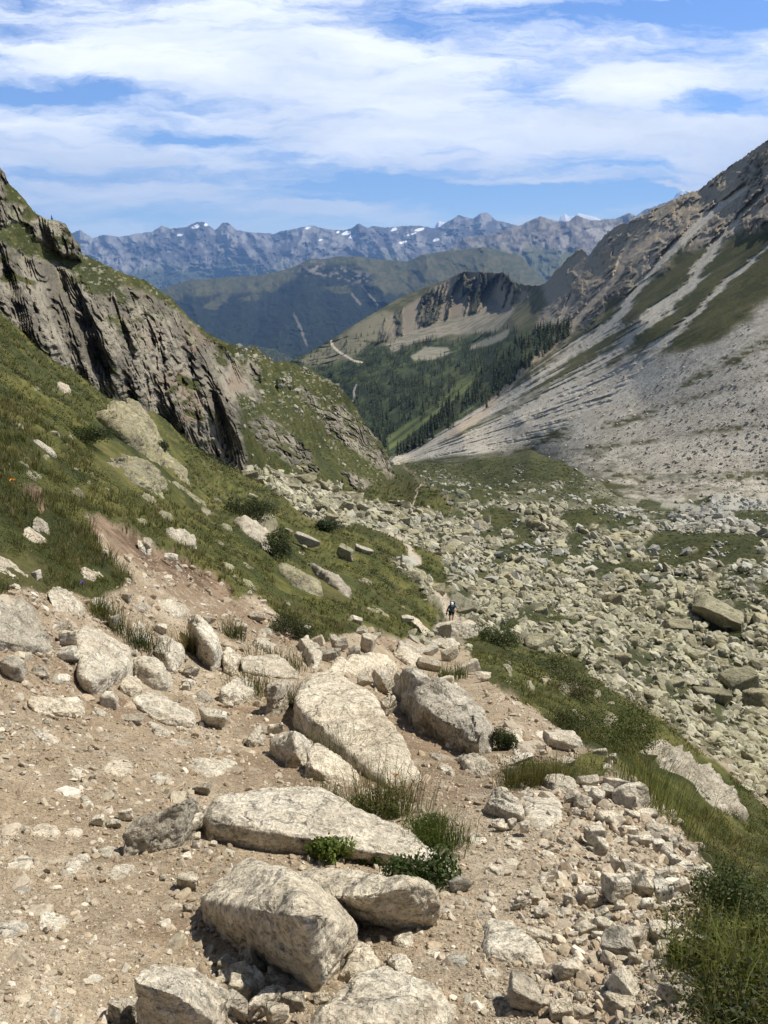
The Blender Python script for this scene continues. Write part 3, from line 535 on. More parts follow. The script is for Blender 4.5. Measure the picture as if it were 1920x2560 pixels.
col = mixc(col, c_w, wood * (1 - screeR)); col = mixc(col, C(.17,.155,.105), fl * .75)
trees_on = wood * (1 - mead * .93) * (1 - sm(pp, -3, 4)) * (1 - fl * .7) + ribm * sm(ribs, .2, .5) * 1.0 + fl * .12
col = mixc(col, c_scree, scree * (1 - rockz * (1 - chute))); col = mixc(col, C(.40,.32,.235), ochre * .8)
col = mixc(col, c_v, vegst * (1 - chute * .9) * (1 - rockz))
vup = sm(np.max([pin(U, V, p) for p in ([(1775,660),(1740,720),(1672,785),(1600,850),(1480,885),(1310,985),(1300,1000),(1450,905),(1560,860),(1640,745),(1700,690)], [(1960,615),(1890,670),(1820,735),(1730,835),(1790,815),(1880,770),(1960,700)], [(1590,720),(1550,800),(1470,850),(1330,930),(1290,960),(1330,905),(1430,850),(1500,790)])], 0) + jit * 1.1 + jit2, -8, 8)
col = mixc(col, c_v, vup * (1 - chute) * (.4 + .5 * sm(band2 + pn2 + .8 * fbm(np.stack([U / 9, V / 9, 0 * U + 3], -1), 3), -.35, .3)))
path = sm(np.max([pline(U, V, p) for p in ([(826,848,3.4),(832,866,3.4),(848,880,3.0),(870,893,3.2),(884,902,3.),(905,906,2.)], [(891,962,2.2),(884,980,3.),(887,992,3.4),(882,1002,2.6)])], 0), -.1, .4)
col = mixc(col, C(.48,.41,.33), path)
Mt.trees = trees_on * (1 - path) * (1 - scree) * (1 - vup * .8)
mountainside = Mt.build('mountainside', M_slope, col, back=(8, 22.0, .55))

# ------------------------------------------------------------------ far hills and ranges
def far_sheet(name, sky_pts, v_bot, y_top, y_bot, step, nr, colf, relief, jag, seed, back):
    us = np.arange(sky_pts[0][0], sky_pts[-1][0] + 1, step); f = interp(sky_pts)
    jn = (fbm(np.stack([us / 14, 0 * us, 0 * us + seed], -1), 4) + .5 * fbm(np.stack([us / 4, 0 * us, 0 * us + seed], -1), 2)) * jag
    vb = interp(v_bot) if isinstance(v_bot, list) else (lambda u: v_bot + 0 * u)
    top = lambda u: np.minimum(f(u) - np.interp(u, us, jn), vb(u) - 6)
    def dep(U, V):
        t = np.clip((V - f(U[0])[None]) / (vb(U[0]) - f(U[0]))[None], 0, 1); return y_top + (y_bot - y_top) * t ** .8
    sh = Sheet(us, top, vb, nr, dep); P0 = sh.P.copy(); t = 1 - sh.t
    sh.ray(relief(sh.U, sh.V, t, P0)); col = colf(sh.U, sh.V, t, P0, sh)
    return sh, sh.build(name, M_far, col, back)
def rg(U, V, sc, sl, seed, o=5): return fbm(np.stack([(U + (V - 600) * sl) / sc, V / (sc * 2.6), 0 * U + seed], -1), o, .55, True)
def spur(U, V, sc, seed):
    wv = fbm(np.stack([U / 70, V / 50, 0 * U + seed], -1), 4) * 40; wv2 = fbm(np.stack([U / 70, V / 50, 0 * U + seed + 5], -1), 4) * 40
    return fbm(np.stack([(U + wv) / (sc * 1.7), (V + wv2) / (sc * 1.9), 0 * U + seed], -1), 5, .5, True)
def pyr(U, V, t, pk, seed):
    """a spur runs down from every summit: two flanks meeting along a wandering ridge line"""
    wv = fbm(np.stack([U / 55, V / 40, 0 * U + seed], -1), 4) * 26; best = np.zeros_like(U)
    for k, (u0, v0) in enumerate(pk):
        s_ = (.55, -.35, .15, .8, -.6)[(k * 7 + int(seed)) % 5]; w_ = 26 + 80 * t
        best = np.maximum(best, (1 - np.abs(U + wv - u0 - s_ * (V - v0)) / w_) * (.25 + t))
    return best
def rel_far(a, sc, seed, pk=()):
    return lambda U, V, t, P: -a * .9 * pyr(U, V, t, pk, seed) - a * .45 * (spur(U, V, sc, seed) * .5 + .5) * (0.25 + t) - a * .10 * spur(U, V, sc * .4, seed + 2)
def col_range(U, V, t, P, sh):
    r = spur(U, V, 30, 2.0); n = fbm(np.stack([U / 12, V / 9, 0 * U], -1), 4); n2 = fbm(np.stack([U / 40, V / 30, 0 * U + 4], -1), 4)
    c = mixc(C(.085,.08,.09), C(.27,.255,.245), sm(.6 * n - .6 * r + .3 * n2, -.35, .35))
    c = mixc(c, C(.105,.115,.065), sm(t + .3 * n2, .42, .75) * .85); c = mixc(c, C(.035,.05,.035), sm(V + 30 * n2, 672, 690) * .7)
    sn = np.full_like(U, -3.0)
    for (a, b, ra, rb) in [(492,566,12,6),(515,562,8,5),(770,570,8,3),(868,582,12,6),(845,580,6,4),(1050,573,14,5),(1030,585,12,4),(985,574,8,5),(880,592,10,4),(450,588,9,4),(800,600,7,3),(1090,600,9,4),(1010,605,12,4)]:
        sn = np.maximum(sn, 1 - ((U - a) / ra) ** 2 - ((V - b + (U - a) * .25) / rb) ** 2)
    return mixc(c, C(.88,.9,.93), sm(sn + n * .9, .2, .45))
range_pts = [(120,600),(182,581),(200,575),(231,595),(263,586),(301,592),(341,584),(382,578),(405,563),(428,572),(463,569),(492,555),(512,555),(538,575),(556,557),(570,557),(593,575),(631,581),(683,584),(718,575),(775,563),(804,569),(833,575),(868,575),(897,559),(920,569),(935,563),(960,569),(995,566),(1029,563),(1070,566),(1090,572),(1128,549),(1145,538),(1183,546),(1200,534),(1218,531),(1238,549),(1261,555),(1296,563),(1330,580),(1400,600)]
far_sheet('mountains', range_pts, [(120,740),(500,745),(900,700),(1400,720)], 22000, 17500, 1.6, 130, col_range, rel_far(.125, 34, 3.0, [(200,575),(263,586),(341,584),(405,563),(500,555),(563,557),(631,581),(718,575),(775,563),(833,575),(897,559),(960,569),(1029,563),(1145,538),(1218,531),(1296,563)]), 2.0, 1.0, (5, 300, .6))
def col_snow(U, V, t, P, sh):
    n = fbm(np.stack([U / 9, V / 7, 0 * U], -1), 4); return mixc(C(.9,.91,.93), C(.22,.2,.2), sm(n + (t - .75) * 1.5, .0, .35))
far_sheet('mountains', [(1060,610),(1082,577),(1092,558),(1096,553),(1110,555),(1125,580),(1160,610),(1360,612),(1392,565),(1402,540),(1412,533),(1422,542),(1434,540),(1446,533),(1468,538),(1490,543),(1520,562),(1600,575),(1650,535),(1680,500),(1692,484),(1704,474),(1724,478),(1760,500),(1820,540)], 640, 29000, 27500, 1.6, 50, col_snow, rel_far(.03, 20, 8.0), .8, 4.0, (4, 400, .6))
def col_brown(U, V, t, P, sh):
    r = rg(U, V, 26, -.35, 5.0); n = fbm(np.stack([U / 10, V / 8, 0 * U], -1), 4); n2 = fbm(np.stack([U / 40, V / 30, 0 * U + 4], -1), 4)
    c = mixc(C(.11,.098,.09), C(.23,.205,.175), sm(n - .4 * r, -.3, .3)); c = mixc(c, C(.095,.10,.045), sm(V + 25 * n2 - 12 * r, 608, 645))
    sc = np.max([pin(U, V, p) for p in ([(1465,572),(1500,570),(1550,560),(1540,590),(1500,605),(1475,590)], [(1395,590),(1420,580),(1418,610),(1400,640)])], 0)
    return mixc(c, C(.36,.325,.285), sm(sc + 9 * n, -4, 5) * .8)
far_sheet('mountains', [(1040,690),(1116,624),(1168,592),(1209,588),(1249,578),(1307,560),(1351,540),(1388,552),(1423,555),(1440,537),(1480,552),(1540,545),(1573,531),(1590,540),(1614,523),(1643,514),(1680,500),(1720,500),(1800,520)], 800, 14000, 9500, 1.8, 110, col_brown, rel_far(.11, 34, 5.0, [(1168,592),(1249,578),(1351,540),(1440,537),(1573,531),(1643,514)]), 2.0, 2.0, (5, 200, .6))
def col_green(U, V, t, P, sh):
    n = fbm(np.stack([U / 9, V / 6, 0 * U], -1), 4); n2 = fbm(np.stack([U / 55, V / 34, 0 * U + 4], -1), 4); n3 = fbm(np.stack([U / 2.4, V / 3.2, 0 * U + 6], -1), 2)
    mea = mixc(C(.052,.058,.024), C(.085,.078,.036), sm(n, -.3, .3)); fo = mixc(C(.005,.009,.008), C(.016,.024,.014), sm(n3 + .4 * n, -.3, .4))
    tl = np.interp(U, [380,480,600,700,780,860,920,1000,1080,1200,1400], [745,735,735,712,668,660,690,720,770,740,760])
    f = sm(V - tl + 26 * n2 + 7 * n, -8, 12)
    op = np.max([pin(U, V, p) for p in ([(505,770),(545,738),(575,728),(570,750),(540,775)], [(470,745),(520,705),(640,700),(600,722),(520,735)], [(590,745),(660,738),(650,750),(600,752)], [(800,715),(870,712),(880,728),(850,735),(800,722)], [(940,700),(1010,690),(1000,740),(960,735)])], 0)
    f = f * (1 - sm(op + 8 * n, -3, 5) * .85); c = mixc(mea, fo, f)
    gl = np.max([pline(U, V, p) for p in ([(735,785,3),(752,822,4),(768,865,2)], [(905,715,2),(930,745,4),(950,770,3)], [(880,735,3),(900,760,3)])], 0)
    c = mixc(c, C(.20,.18,.15), sm(gl + n * 1.1, -.1, .5) * .6)
    rk = sm(n + .4 * n2, .1, .4) * sm(np.abs(V - np.interp(U, [700,800,950], [668,672,705])), 26, 8) * sm(U, 690, 740) * sm(U, 960, 900)
    return mixc(c, C(.21,.19,.17), rk * .7)
far_sheet('hills', [(330,745),(400,722),(480,699),(579,693),(654,687),(723,673),(775,647),(816,647),(840,641),(891,641),(960,650),(1018,653),(1058,636),(1122,627),(1209,618),(1249,627),(1300,640),(1360,700),(1420,760)], 935, 8500, 5200, 1.6, 190, col_green, rel_far(.075, 60, 7.0, [(480,699),(654,687),(775,647),(891,641),(1058,636),(1209,618)]), 1.4, 3.0, (5, 120, .6))
def col_pocket(U, V, t, P, sh):
    n = fbm(np.stack([U / 3, V / 3, 0 * U], -1), 3); return mixc(mixc(C(.014,.022,.015), C(.035,.045,.024), sm(n, -.3, .3)), C(.16,.13,.10), sm(n, .3, .5) * .6)
far_sheet('hills', [(560,872),(590,860),(640,863),(680,872),(720,888),(780,935),(800,960)], 975, 3600, 3000, 2.0, 50, col_pocket, rel_far(.03, 30, 9.0), 2.0, 6.0, (4, 60, .6))
# ------------------------------------------------------------------ rocks: each one a body bounded by its own planes, bedded in the ground
D = G.depth
def gp(u, v): return G.pos(np.atleast_1d(u).astype(float), np.atleast_1d(v).astype(float))
def hull_planes(pts):
    bm = bmesh.new()
    for p in pts: bm.verts.new(p)
    bmesh.ops.convex_hull(bm, input=bm.verts); bm.normal_update()
    n = []; h = []
    for f in bm.faces:
        if f.calc_area() < 1e-9: continue
        n.append(f.normal[:]); h.append(f.normal.dot(f.verts[0].co))
    bm.free(); n = np.array(n); h = np.array(h); k = h > 1e-6
    return n[k], h[k]
def body(name, pts, mat, sub=5, p=34, rough=.05, seed=1, fine=1.0, kind='boulder'):
    pts = np.asarray(pts, float); c = pts.mean(0); q = pts - c
    Us, Sv, Vt = np.linalg.svd(q, full_matrices=False); sc = np.maximum(Sv / Sv[0], .25)
    n, h = hull_planes(q)
    Vd, F = ico(sub); d = (Vd * sc) @ Vt; d /= np.linalg.norm(d, axis=1, keepdims=True)
    if np.linalg.det(Vt) < 0: F = F[:, ::-1]
    r = star(n, h, d, p); X = d * r[:, None]; size = np.ptp(X, axis=0).mean(); o = np.random.RandomState(seed).rand(3) * 50
    N = np.zeros_like(X); a = X[F]; fn = np.cross(a[:, 1] - a[:, 0], a[:, 2] - a[:, 0])
    for k in range(3): np.add.at(N, F[:, k], fn)
    N /= np.linalg.norm(N, axis=1, keepdims=True) + 1e-12
    f1 = fbm(X / (size * .42) + o, 3); f2 = fbm(X / (size * .13) + o, 4, .55); f3 = fbm(X / (size * .3) + o + 9, 3, .5, True); f4 = fbm(X / (size * .035) + o + 5, 3, .55)
    st = np.floor(f1 * 6 + f2 * 1.6) / 6
    X = X + N * (size * rough * (.8 * f1 + .75 * f2 + .6 * st - .5 * sm(f3, .6, .95) + .40 * f4 * fine))[:, None]
    me = npmesh(name, X, tris=F); o_ = link(name, me, mat); o_.location = c
    return o_
def F2(o, s, pts): return [(o[0] + x * s, o[1] + y * s) + ((r[0],) if r else ()) for (x, y, *r) in pts]
ZA = ((0, 1360), .3858); ZB = ((600, 1360), .3858); ZC = ((0, 1800), .3858); ZD = ((600, 1800), .3858); ZE = ((1200, 1800), .3858)
ZF = ((240, 2200), .28933); ZG = ((720, 2200), .28933); ZH = ((1200, 2200), .43399); ZL = ((0, 960), .3858); ZM = ((560, 1140), .31344); ZV = ((960, 1350), .57866); ZR = ((0, 1920), .57866); ZP = ((0, 0), 1.0); ZW = ((1200, 1360), .43399)
HERO = []
def hero(z, label, Fp, Ep, Bp, k=.93, lean=.008, mat=None, sub=5, p=38, rough=.045, name='boulder', group='pale granite boulders beside the trail', cat='boulder', push=1.0):
    Fp = F2(*z, Fp); Ep = F2(*z, Ep); Bp = F2(*z, Bp); pts = []
    fu = np.array([q[0] for q in Fp]); fv = np.array([q[1] for q in Fp]); fP = gp(fu, fv); fy_ = fP[:, 1] * push
    Ff = at(fu, fv, fy_)
    eu = np.array([q[0] for q in Ep]); ev = np.array([q[1] for q in Ep]); near_ = np.abs(eu[:, None] - fu[None]).argmin(1)
    ey = fy_[near_] * (1 + lean); EP = at(eu, ev, ey)
    bu = np.array([q[0] for q in Bp]); bv = np.array([q[1] for q in Bp]); nb = np.abs(bu[:, None] - eu[None]).argmin(1)
    Re = AR(eu[nb], ev[nb])[1]; Rb = AR(bu, bv)[1]
    by = ey[nb] * np.maximum((Re / Rb) ** (k + .55), 1.012); by = np.maximum(np.minimum(by, D(bu, bv) * .975), ey[nb] * 1.012); BP = at(bu, bv, by)
    allp = np.concatenate([Ff, EP, BP]); w_ = np.ptp(allp[:, 0]); hgt = max(np.ptp(allp[:, 2]), .25 * w_)
    low = Ff + np.array([0, .08 * w_, -.30 * hgt]); low2 = BP + np.array([0, .0, -.75 * hgt])
    o = body(name, np.concatenate([allp, low, low2]), mat or M_gran, sub, p, rough, seed=int(abs(fu[0] * 7 + fv[0])) % 9999)
    tag(o, label, cat, group); HERO.append((min(bu.min(), eu.min(), fu.min()), min(bv.min(), ev.min()), max(bu.max(), eu.max(), fu.max()), fv.max()))
    return o
def flush(z, label, out, h=.16, mat=None, sub=5, rough=.035, name='boulder', group='granite slabs bedded in the slope', cat='boulder', p=14):
    """a slab bedded in the slope: its outline lies on the ground, its face stands a little proud"""
    out = F2(*z, out); u = np.array([q[0] for q in out]); v = np.array([q[1] for q in out]); P = gp(u, v)
    c = P.mean(0); size = np.ptp(P[:, 0]); cu, cv = u.mean(), v.mean()
    e = gp([cu + 8, cu - 8, cu, cu], [cv, cv, cv + 8, cv - 8]); n = np.cross(e[0] - e[1], e[3] - e[2]); n /= np.linalg.norm(n); n = n if n[2] > 0 else -n
    n = n * .75 + np.array([.0, -.12, .25]); n /= np.linalg.norm(n)
    inner = c + (P - c) * .80 + n * h * size; low = P - n * .25 * size
    o = body(name, np.concatenate([P, inner, low]), mat or M_gran, sub, p, rough, seed=int(abs(u[0] * 3 + v[0])) % 9999)
    tag(o, label, cat, group); HERO.append((u.min(), v.min(), u.max(), v.max())); return o
def bbox(z, x0, y0, x1, y1, label, mat=None, sub=4, name='stone', cat='stone', group='loose stones along the trail', flat=.75, tilt=None, seed=None, p=40, rough=.05):
    (x0, y0), (x1, y1) = F2(*z, [(x0, y0), (x1, y1)])[0:2]
    uc = (x0 + x1) / 2; g = gp(uc, y1 - .12 * (y1 - y0))[0]; t = g[1] / CP; wm = (x1 - x0) / FPX * np.linalg.norm(g); hm = (y1 - y0) / FPX * np.linalg.norm(g)
    s = seed or int(uc * 13 + y1 * 7) % 99991; r = np.random.RandomState(s)
    X, Fc = rock_unit(s, sub, p, (1, 1, 1), rough, 9)
    X = X * np.array([wm / 2, max(hm, wm * .6) * .42, hm * flat * .62])
    a = r.uniform(-.3, .3) if tilt is None else tilt; b_ = r.uniform(-.3, .3); yaw = r.uniform(-.35, .35)
    Rm = np.array((Matrix.Rotation(yaw, 3, 'Z') @ Matrix.Rotation(a, 3, 'Y') @ Matrix.Rotation(b_, 3, 'X')))
    X = X @ Rm.T
    me = npmesh(name, X, tris=Fc); o = link(name, me, mat or M_gran)
    cP = at(uc, (y0 + y1) / 2, g[1] * 1.0); 
    o.location = (cP[0], g[1] + .18 * hm, max(cP[2], g[2] + .12 * hm)); tag(o, label, cat, group); HERO.append((x0, y0, x1, y1)); return o

# --- the big ones round the trail
hero(ZP, 'long pale slab boulder across the middle of the dirt trail', [(515,2108),(600,2085),(677,2101),(754,2109),(851,2140),(947,2160),(1024,2160),(1102,2166),(1146,2170)], [(505,2075),(523,2047),(600,2051),(696,2070),(774,2082),(851,2101),(928,2128),(1005,2139),(1063,2147),(1144,2165)], [(505,2024),(550,1981),(600,1978),(642,1970),(696,1960),(785,1966),(839,1989),(909,2016),(986,2062),(1063,2105),(1130,2143),(1148,2156)], k=.82, sub=6, rough=.028)
hero(ZC, 'upright dark-streaked rock on the left end of the long trail slab', [(782,890),(900,862),(1000,852),(1130,842),(1200,800),(1310,725)], [(785,730),(855,672),(1010,602),(1160,532),(1285,530)], [(820,690),(1000,585),(1160,512),(1278,508)], k=.5, lean=.012, mat=M_grey, rough=.05)
hero(ZP, 'rounded cream boulder with a dark overhanging front face in the lower foreground', [(503,2262),(545,2285),(579,2292),(637,2362),(694,2402),(781,2468),(833,2452),(868,2400),(895,2345)], [(505,2250),(560,2262),(610,2300),(631,2332),(694,2306),(752,2290),(815,2281),(885,2305),(897,2325)], [(512,2240),(538,2213),(579,2169),(625,2146),(671,2157),(735,2212),(799,2252),(851,2256),(885,2290)], k=1.6, lean=-.13, sub=6, rough=.026, p=60, push=1.07)
hero(ZP, 'broad pale boulder behind the overhanging cream boulder with a grey right face', [(835,2285),(890,2318),(946,2325),(989,2323),(1021,2316),(1108,2298)], [(745,2240),(790,2236),(880,2248),(930,2244),(962,2228),(1020,2212),(1090,2222),(1106,2260)], [(743,2174),(781,2168),(893,2166),(986,2182),(1032,2190),(1074,2209),(1102,2244)], k=.95, lean=-.09, push=1.04, sub=6, rough=.035)
hero(ZP, 'angular brown-faced rock in the bottom left foreground', [(338,2570),(405,2590),(498,2590),(548,2556),(575,2510)], [(334,2452),(394,2472),(440,2487),(482,2524),(521,2541),(567,2506)], [(333,2438),(370,2407),(405,2402),(451,2419),(498,2427),(556,2456),(579,2490)], k=1.3, lean=-.05, sub=6, rough=.03, p=60)
hero(ZR, 'small grey-white block beside the brown-faced rock in the bottom left corner', [(465,1090),(520,1120),(580,1100)], [(460,1010),(520,1040),(588,1020)], [(470,1000),(530,985),(585,995)], mat=M_grey)
hero(ZR, 'wedge-shaped white stone leaning on the overhanging boulder', [(1150,960),(1230,930),(1300,1010),(1350,1010)], [(1145,900),(1200,880),(1262,920),(1340,985)], [(1160,840),(1200,790),(1232,800),(1300,880),(1362,965)])
hero(ZR, 'pale faceted stone at the right foot of the overhanging boulder', [(1448,935),(1530,948),(1625,905)], [(1470,890),(1550,880),(1640,855)], [(1530,775),(1560,738),(1600,760),(1640,830)])
hero(ZR, 'olive-brown rounded stone wedged under the overhanging boulder', [(1035,840),(1090,885),(1150,880)], [(1030,800),(1090,830),(1150,850)], [(1040,775),(1080,768),(1120,800)], mat=M_grey)
for q in [(940,812,1020,890,'small white stone above the loose pile left of the overhanging boulder'), (1040,880,1142,975,'square pale stone in the middle of the pile at the bottom'), (978,920,1076,1000,'round tan stone against the brown-faced rock'), (965,992,1075,1092,'blue-grey rounded stone in the pile at the bottom'), (1125,1038,1232,1112,'pale stone at the bottom edge beside the long flat stone'), (1340,975,1412,1032,'small tan stone in the gap by the bottom slab'), (1215,1000,1330,1060,'speckled stone half under the wedge stone'), (938,868,1060,915,'thin tan stone lying above the square pale stone')]:
    bbox(ZR, *q[:4], q[4], mat=M_grey if 'grey' in q[4] else M_gran, group='loose stones piled in the lower foreground')
hero(ZR, 'long flat pale stone lying across the pile at the bottom', [(1030,1085),(1090,1100),(1200,1040),(1285,960)], [(1030,1045),(1120,1020),(1200,975),(1285,935)], [(1100,1000),(1160,945),(1250,908),(1290,920)])
flush(ZG, 'wide cream slab filling the bottom edge of the photo', [(350,1010),(470,910),(640,905),(790,810),(880,810),(1000,880),(1200,950),(1400,1050),(1560,1190),(1500,1300),(900,1420),(250,1400),(80,1250)], h=.10, sub=6, rough=.025)
hero(ZG, 'tilted blocky stone between the bottom slab and the trail', [(885,770),(980,870),(1100,920),(1150,905)], [(862,680),(950,790),(1050,880),(1145,895)], [(862,655),(1000,630),(1050,680),(1150,870)])
bbox(ZG, 1035, 340, 1165, 462, 'tan egg-shaped stone at the corner of the broad pale boulder')
bbox(ZG, 1405, -10, 1590, 140, 'smooth grey-brown stone by the right end of the trail slab', mat=M_grey)
flush(ZG, 'low pale stone embedded in dirt under the broad boulder', [(890,530),(1010,470),(1095,500),(1085,580),(1030,620),(900,590)], h=.2, sub=4, name='stone', cat='stone', group='loose stones along the trail')
hero(ZD, 'wedge-shaped white boulder behind grass at the trail slab', [(395,395),(500,415),(640,445),(775,455)], [(400,330),(460,300),(560,380),(770,420)], [(440,200),(500,138),(540,150),(620,210),(700,280),(772,375)])
hero(ZD, 'flat-faced tan boulder left of the wedge-shaped white boulder', [(240,240),(300,310),(420,312),(440,230)], [(200,165),(250,180),(350,130),(480,150)], [(205,130),(260,90),(350,58),(420,90),(485,138)], k=.6)
bbox(ZD, 178, 28, 312, 112, 'pale stone behind the flat-faced tan boulder', name='boulder', cat='boulder', group='pale granite boulders beside the trail')
hero(ZD, 'pale slab stone leaning in the trail dirt beside the flat-faced boulder', [(25,155),(60,182),(155,165)], [(45,120),(90,130),(165,130)], [(110,30),(125,22),(163,65)], k=.6)
hero(ZP, 'huge tilted pale slab boulder in the middle of the slope', [(731,1815),(774,1850),(870,1903),(966,1975),(1050,1962)], [(735,1757),(745,1800),(790,1828),(880,1888),(975,1958),(1050,1950)], [(748,1703),(793,1674),(831,1672),(893,1707),(947,1777),(1001,1823),(1030,1880),(1055,1945)], k=.9, sub=6, rough=.022)
hero(ZP, 'big grey-brown undercut boulder above the dark hollow beside the trail', [(1000,1725),(1076,1813),(1110,1842),(1157,1871),(1180,1882),(1235,1868),(1257,1840)], [(985,1712),(1040,1748),(1090,1795),(1150,1832),(1200,1835),(1250,1820)], [(978,1680),(1001,1671),(1032,1674),(1082,1696),(1140,1723),(1198,1761),(1237,1792),(1253,1815)], k=.95, lean=-.07, mat=M_grey, sub=6, rough=.04)
hero(ZB, 'square-cut pale block standing beside a grass tuft', [(165,1112),(205,1118),(300,1050),(345,1010)], [(155,908),(250,900),(345,902)], [(162,893),(250,888),(340,892)], k=.9, lean=.01, p=30)
hero(ZB, 'broad pale rock behind the square-cut block', [(5,832),(200,862),(390,872)], [(5,785),(150,810),(380,850)], [(0,735),(120,715),(180,705),(240,700),(300,770),(395,850)])
hero(ZB, 'pinkish flat-topped boulder on the far side of the rocky step', [(1000,728),(1100,797),(1215,792)], [(990,708),(1085,762),(1205,780)], [(995,690),(1060,675),(1150,700),(1222,760)])
hero(ZB, 'blue-grey slab behind the pinkish flat-topped boulder', [(1020,680),(1100,690),(1188,712)], [(1012,655),(1090,665),(1186,700)], [(1020,633),(1062,622),(1150,660),(1185,690)], mat=M_grey)
hero(ZB, 'pink flat slab on the trail below the hiker', [(1260,662),(1390,697),(1424,668)], [(1238,640),(1390,680),(1424,655)], [(1236,610),(1380,604),(1425,645)])
flush(ZB, 'pale bedrock step crossing the trail above the tilted slab', [(545,820),(680,760),(800,748),(900,750),(1020,780),(1030,830),(960,850),(740,850),(640,840)], h=.10, sub=6)
flush(ZB, 'long pale boulder above the bedrock step', [(345,640),(420,625),(480,690),(540,760),(540,800),(470,815),(390,720)], h=.28)
for q in [(590,610,702,700,'white boulder under the turf edge, next to two dark stones'), (420,600,552,690,'white flat boulder below the turf edge by the gully'), (485,678,652,772,'white boulder with a dark underside above the rock step'), (690,668,792,752,'dark split stone between white boulders above the step'), (768,590,872,728,'tall brown-white boulder under the turf bank'), (820,575,912,635,'cream boulder on the turf edge behind the tall boulder'), (755,530,830,600,'pale boulder half hidden by turf above the rock step'), (735,850,862,938,'rounded stone left of the twin stones on the big tilted slab'), (852,830,1002,970,'rounded brown-white stone right of the twin stones on the big tilted slab'), (885,1005,1022,1138,'brown angular stone on the dirt between the two biggest boulders'), (1095,1085,1212,1162,'small white flat stone on the dirt below the undercut boulder'), (1030,455,1126,512,'pale slab at the turf edge below the hiker'), (1228,540,1342,604,'pale boulder on the trail just below the hiker'), (700,475,795,530,'pale rock poking from the turf above the step'), (1155,660,1300,730,'flat white rock behind the pinkish boulder'), (1290,690,1420,770,'broken white rock on the trail edge'), (1130,750,1300,830,'grey-white rock between the pinkish and undercut boulders'), (1390,775,1560,860,'white rubble rock on the outer trail edge'), (1290,860,1420,960,'white rock behind the undercut boulder'), (1520,830,1650,900,'white block on the trail rim above the grass'), (240,545,300,582,'small white stone in the gully dirt'), (350,550,420,620,'white stone below the gully'), (65,430,178,515,'cream boulder on the red gully dirt'), (0,520,48,580,'white stone at the gully foot'), (400,520,450,600,'narrow stone under the turf overhang')]:
    bbox(ZB, *q[:4], q[4], mat=M_grey if ('grey' in q[4] or 'dark' in q[4]) else M_gran, name='boulder', cat='boulder', group='pale granite boulders beside the trail', sub=5)
hero(ZB, 'leaning slab below the path where the turf ends', [(1110,520),(1180,575),(1235,588)], [(1098,490),(1160,540),(1232,575)], [(1098,468),(1120,458),(1170,510),(1235,570)])
hero(ZP, 'pale rock ledge on the trail in front of the legs of the hiker', [(1080,1590),(1130,1602),(1195,1594)], [(1080,1566),(1130,1557),(1195,1563)], [(1095,1555),(1140,1549),(1190,1554)], k=.6)
# --- left bank
hero(ZA, 'white slanting boulder at the left edge under the grass bank', [(-60,230),(60,252),(150,278),(240,308),(270,296)], [(-60,190),(60,215),(160,240),(268,282)], [(-60,20),(0,60),(70,110),(150,180),(235,245),(268,275)], k=.7)
hero(ZA, 'rounded white boulder nested in grass on the left bank', [(345,430),(430,475),(490,478),(545,445)], [(300,330),(390,400),(470,430),(548,405)], [(305,262),(330,248),(370,250),(450,300),(520,350),(545,385)], p=11)
hero(ZA, 'big flat grey boulder jutting over the dirt at the left edge', [(-60,700),(0,680),(150,718),(320,732),(342,692)], [(-60,600),(0,622),(150,655),(300,672),(345,660)], [(-60,380),(30,345),(120,345),(200,380),(245,440),(300,540),(340,610)], k=.95, lean=-.01, mat=M_grey, sub=6, rough=.03, p=26)
hero(ZA, 'large white two-step block leaning on the left of the trail', [(508,935),(560,990),(620,980),(720,932),(822,885)], [(500,870),(590,885),(690,835),(825,792)], [(488,640),(500,560),(570,512),(640,530),(740,590),(838,680)], k=.95, lean=-.012, sub=6, rough=.03, p=26)
hero(ZA, 'flat cream block lying on the dirt below the grey boulder', [(255,1128),(350,1134),(460,1122),(542,1138)], [(172,1055),(260,1078),(400,1088),(545,1075)], [(172,995),(220,975),(400,982),(520,990),(545,1010)], p=24, rough=.04)
hero(ZA, 'long wedge of pale rock sloping to the trail in the left middle', [(890,1085),(1000,1152),(1100,1182),(1245,1198)], [(862,1010),(930,1062),(1100,1120),(1255,1140)], [(880,970),(940,935),(1010,955),(1130,1020),(1250,1092)])
hero(ZA, 'pale block with a brown rough face right of the two-step block', [(840,810),(920,905),(1000,948),(1080,962),(1105,900)], [(832,775),(960,805),(1040,835),(1112,865)], [(838,735),(920,720),(1010,725),(1055,765),(1112,848)])
hero(ZA, 'rough tan rock under the grass in the gully', [(1005,735),(1080,812),(1130,828),(1180,770)], [(1000,690),(1090,715),(1188,705)], [(1040,600),(1060,592),(1110,600),(1192,660)], k=.7)
hero(ZA, 'tall slab leaning downhill with a dark side below the gully', [(1240,640),(1300,760),(1360,822),(1420,742)], [(1212,490),(1280,560),(1390,690),(1425,715)], [(1215,450),(1270,443),(1330,490),(1400,600),(1452,690)], k=.7)
hero(ZA, 'flat white rock at the foot of the red gully', [(1050,412),(1110,460),(1170,470),(1222,442)], [(1015,392),(1100,435),(1220,425)], [(1012,366),(1080,361),(1200,390),(1226,408)])
hero(ZA, 'white rock half buried in turf on the left bank', [(540,215),(640,238),(700,255),(732,240)], [(522,195),(640,212),(734,225)], [(525,160),(580,150),(690,168),(735,205)])
hero(ZA, 'small overhanging rock between the grey boulder and the two-step block', [(330,572),(400,577),(490,578)], [(306,540),(400,548),(500,562)], [(308,512),(380,490),(430,495),(502,550)], mat=M_grey)
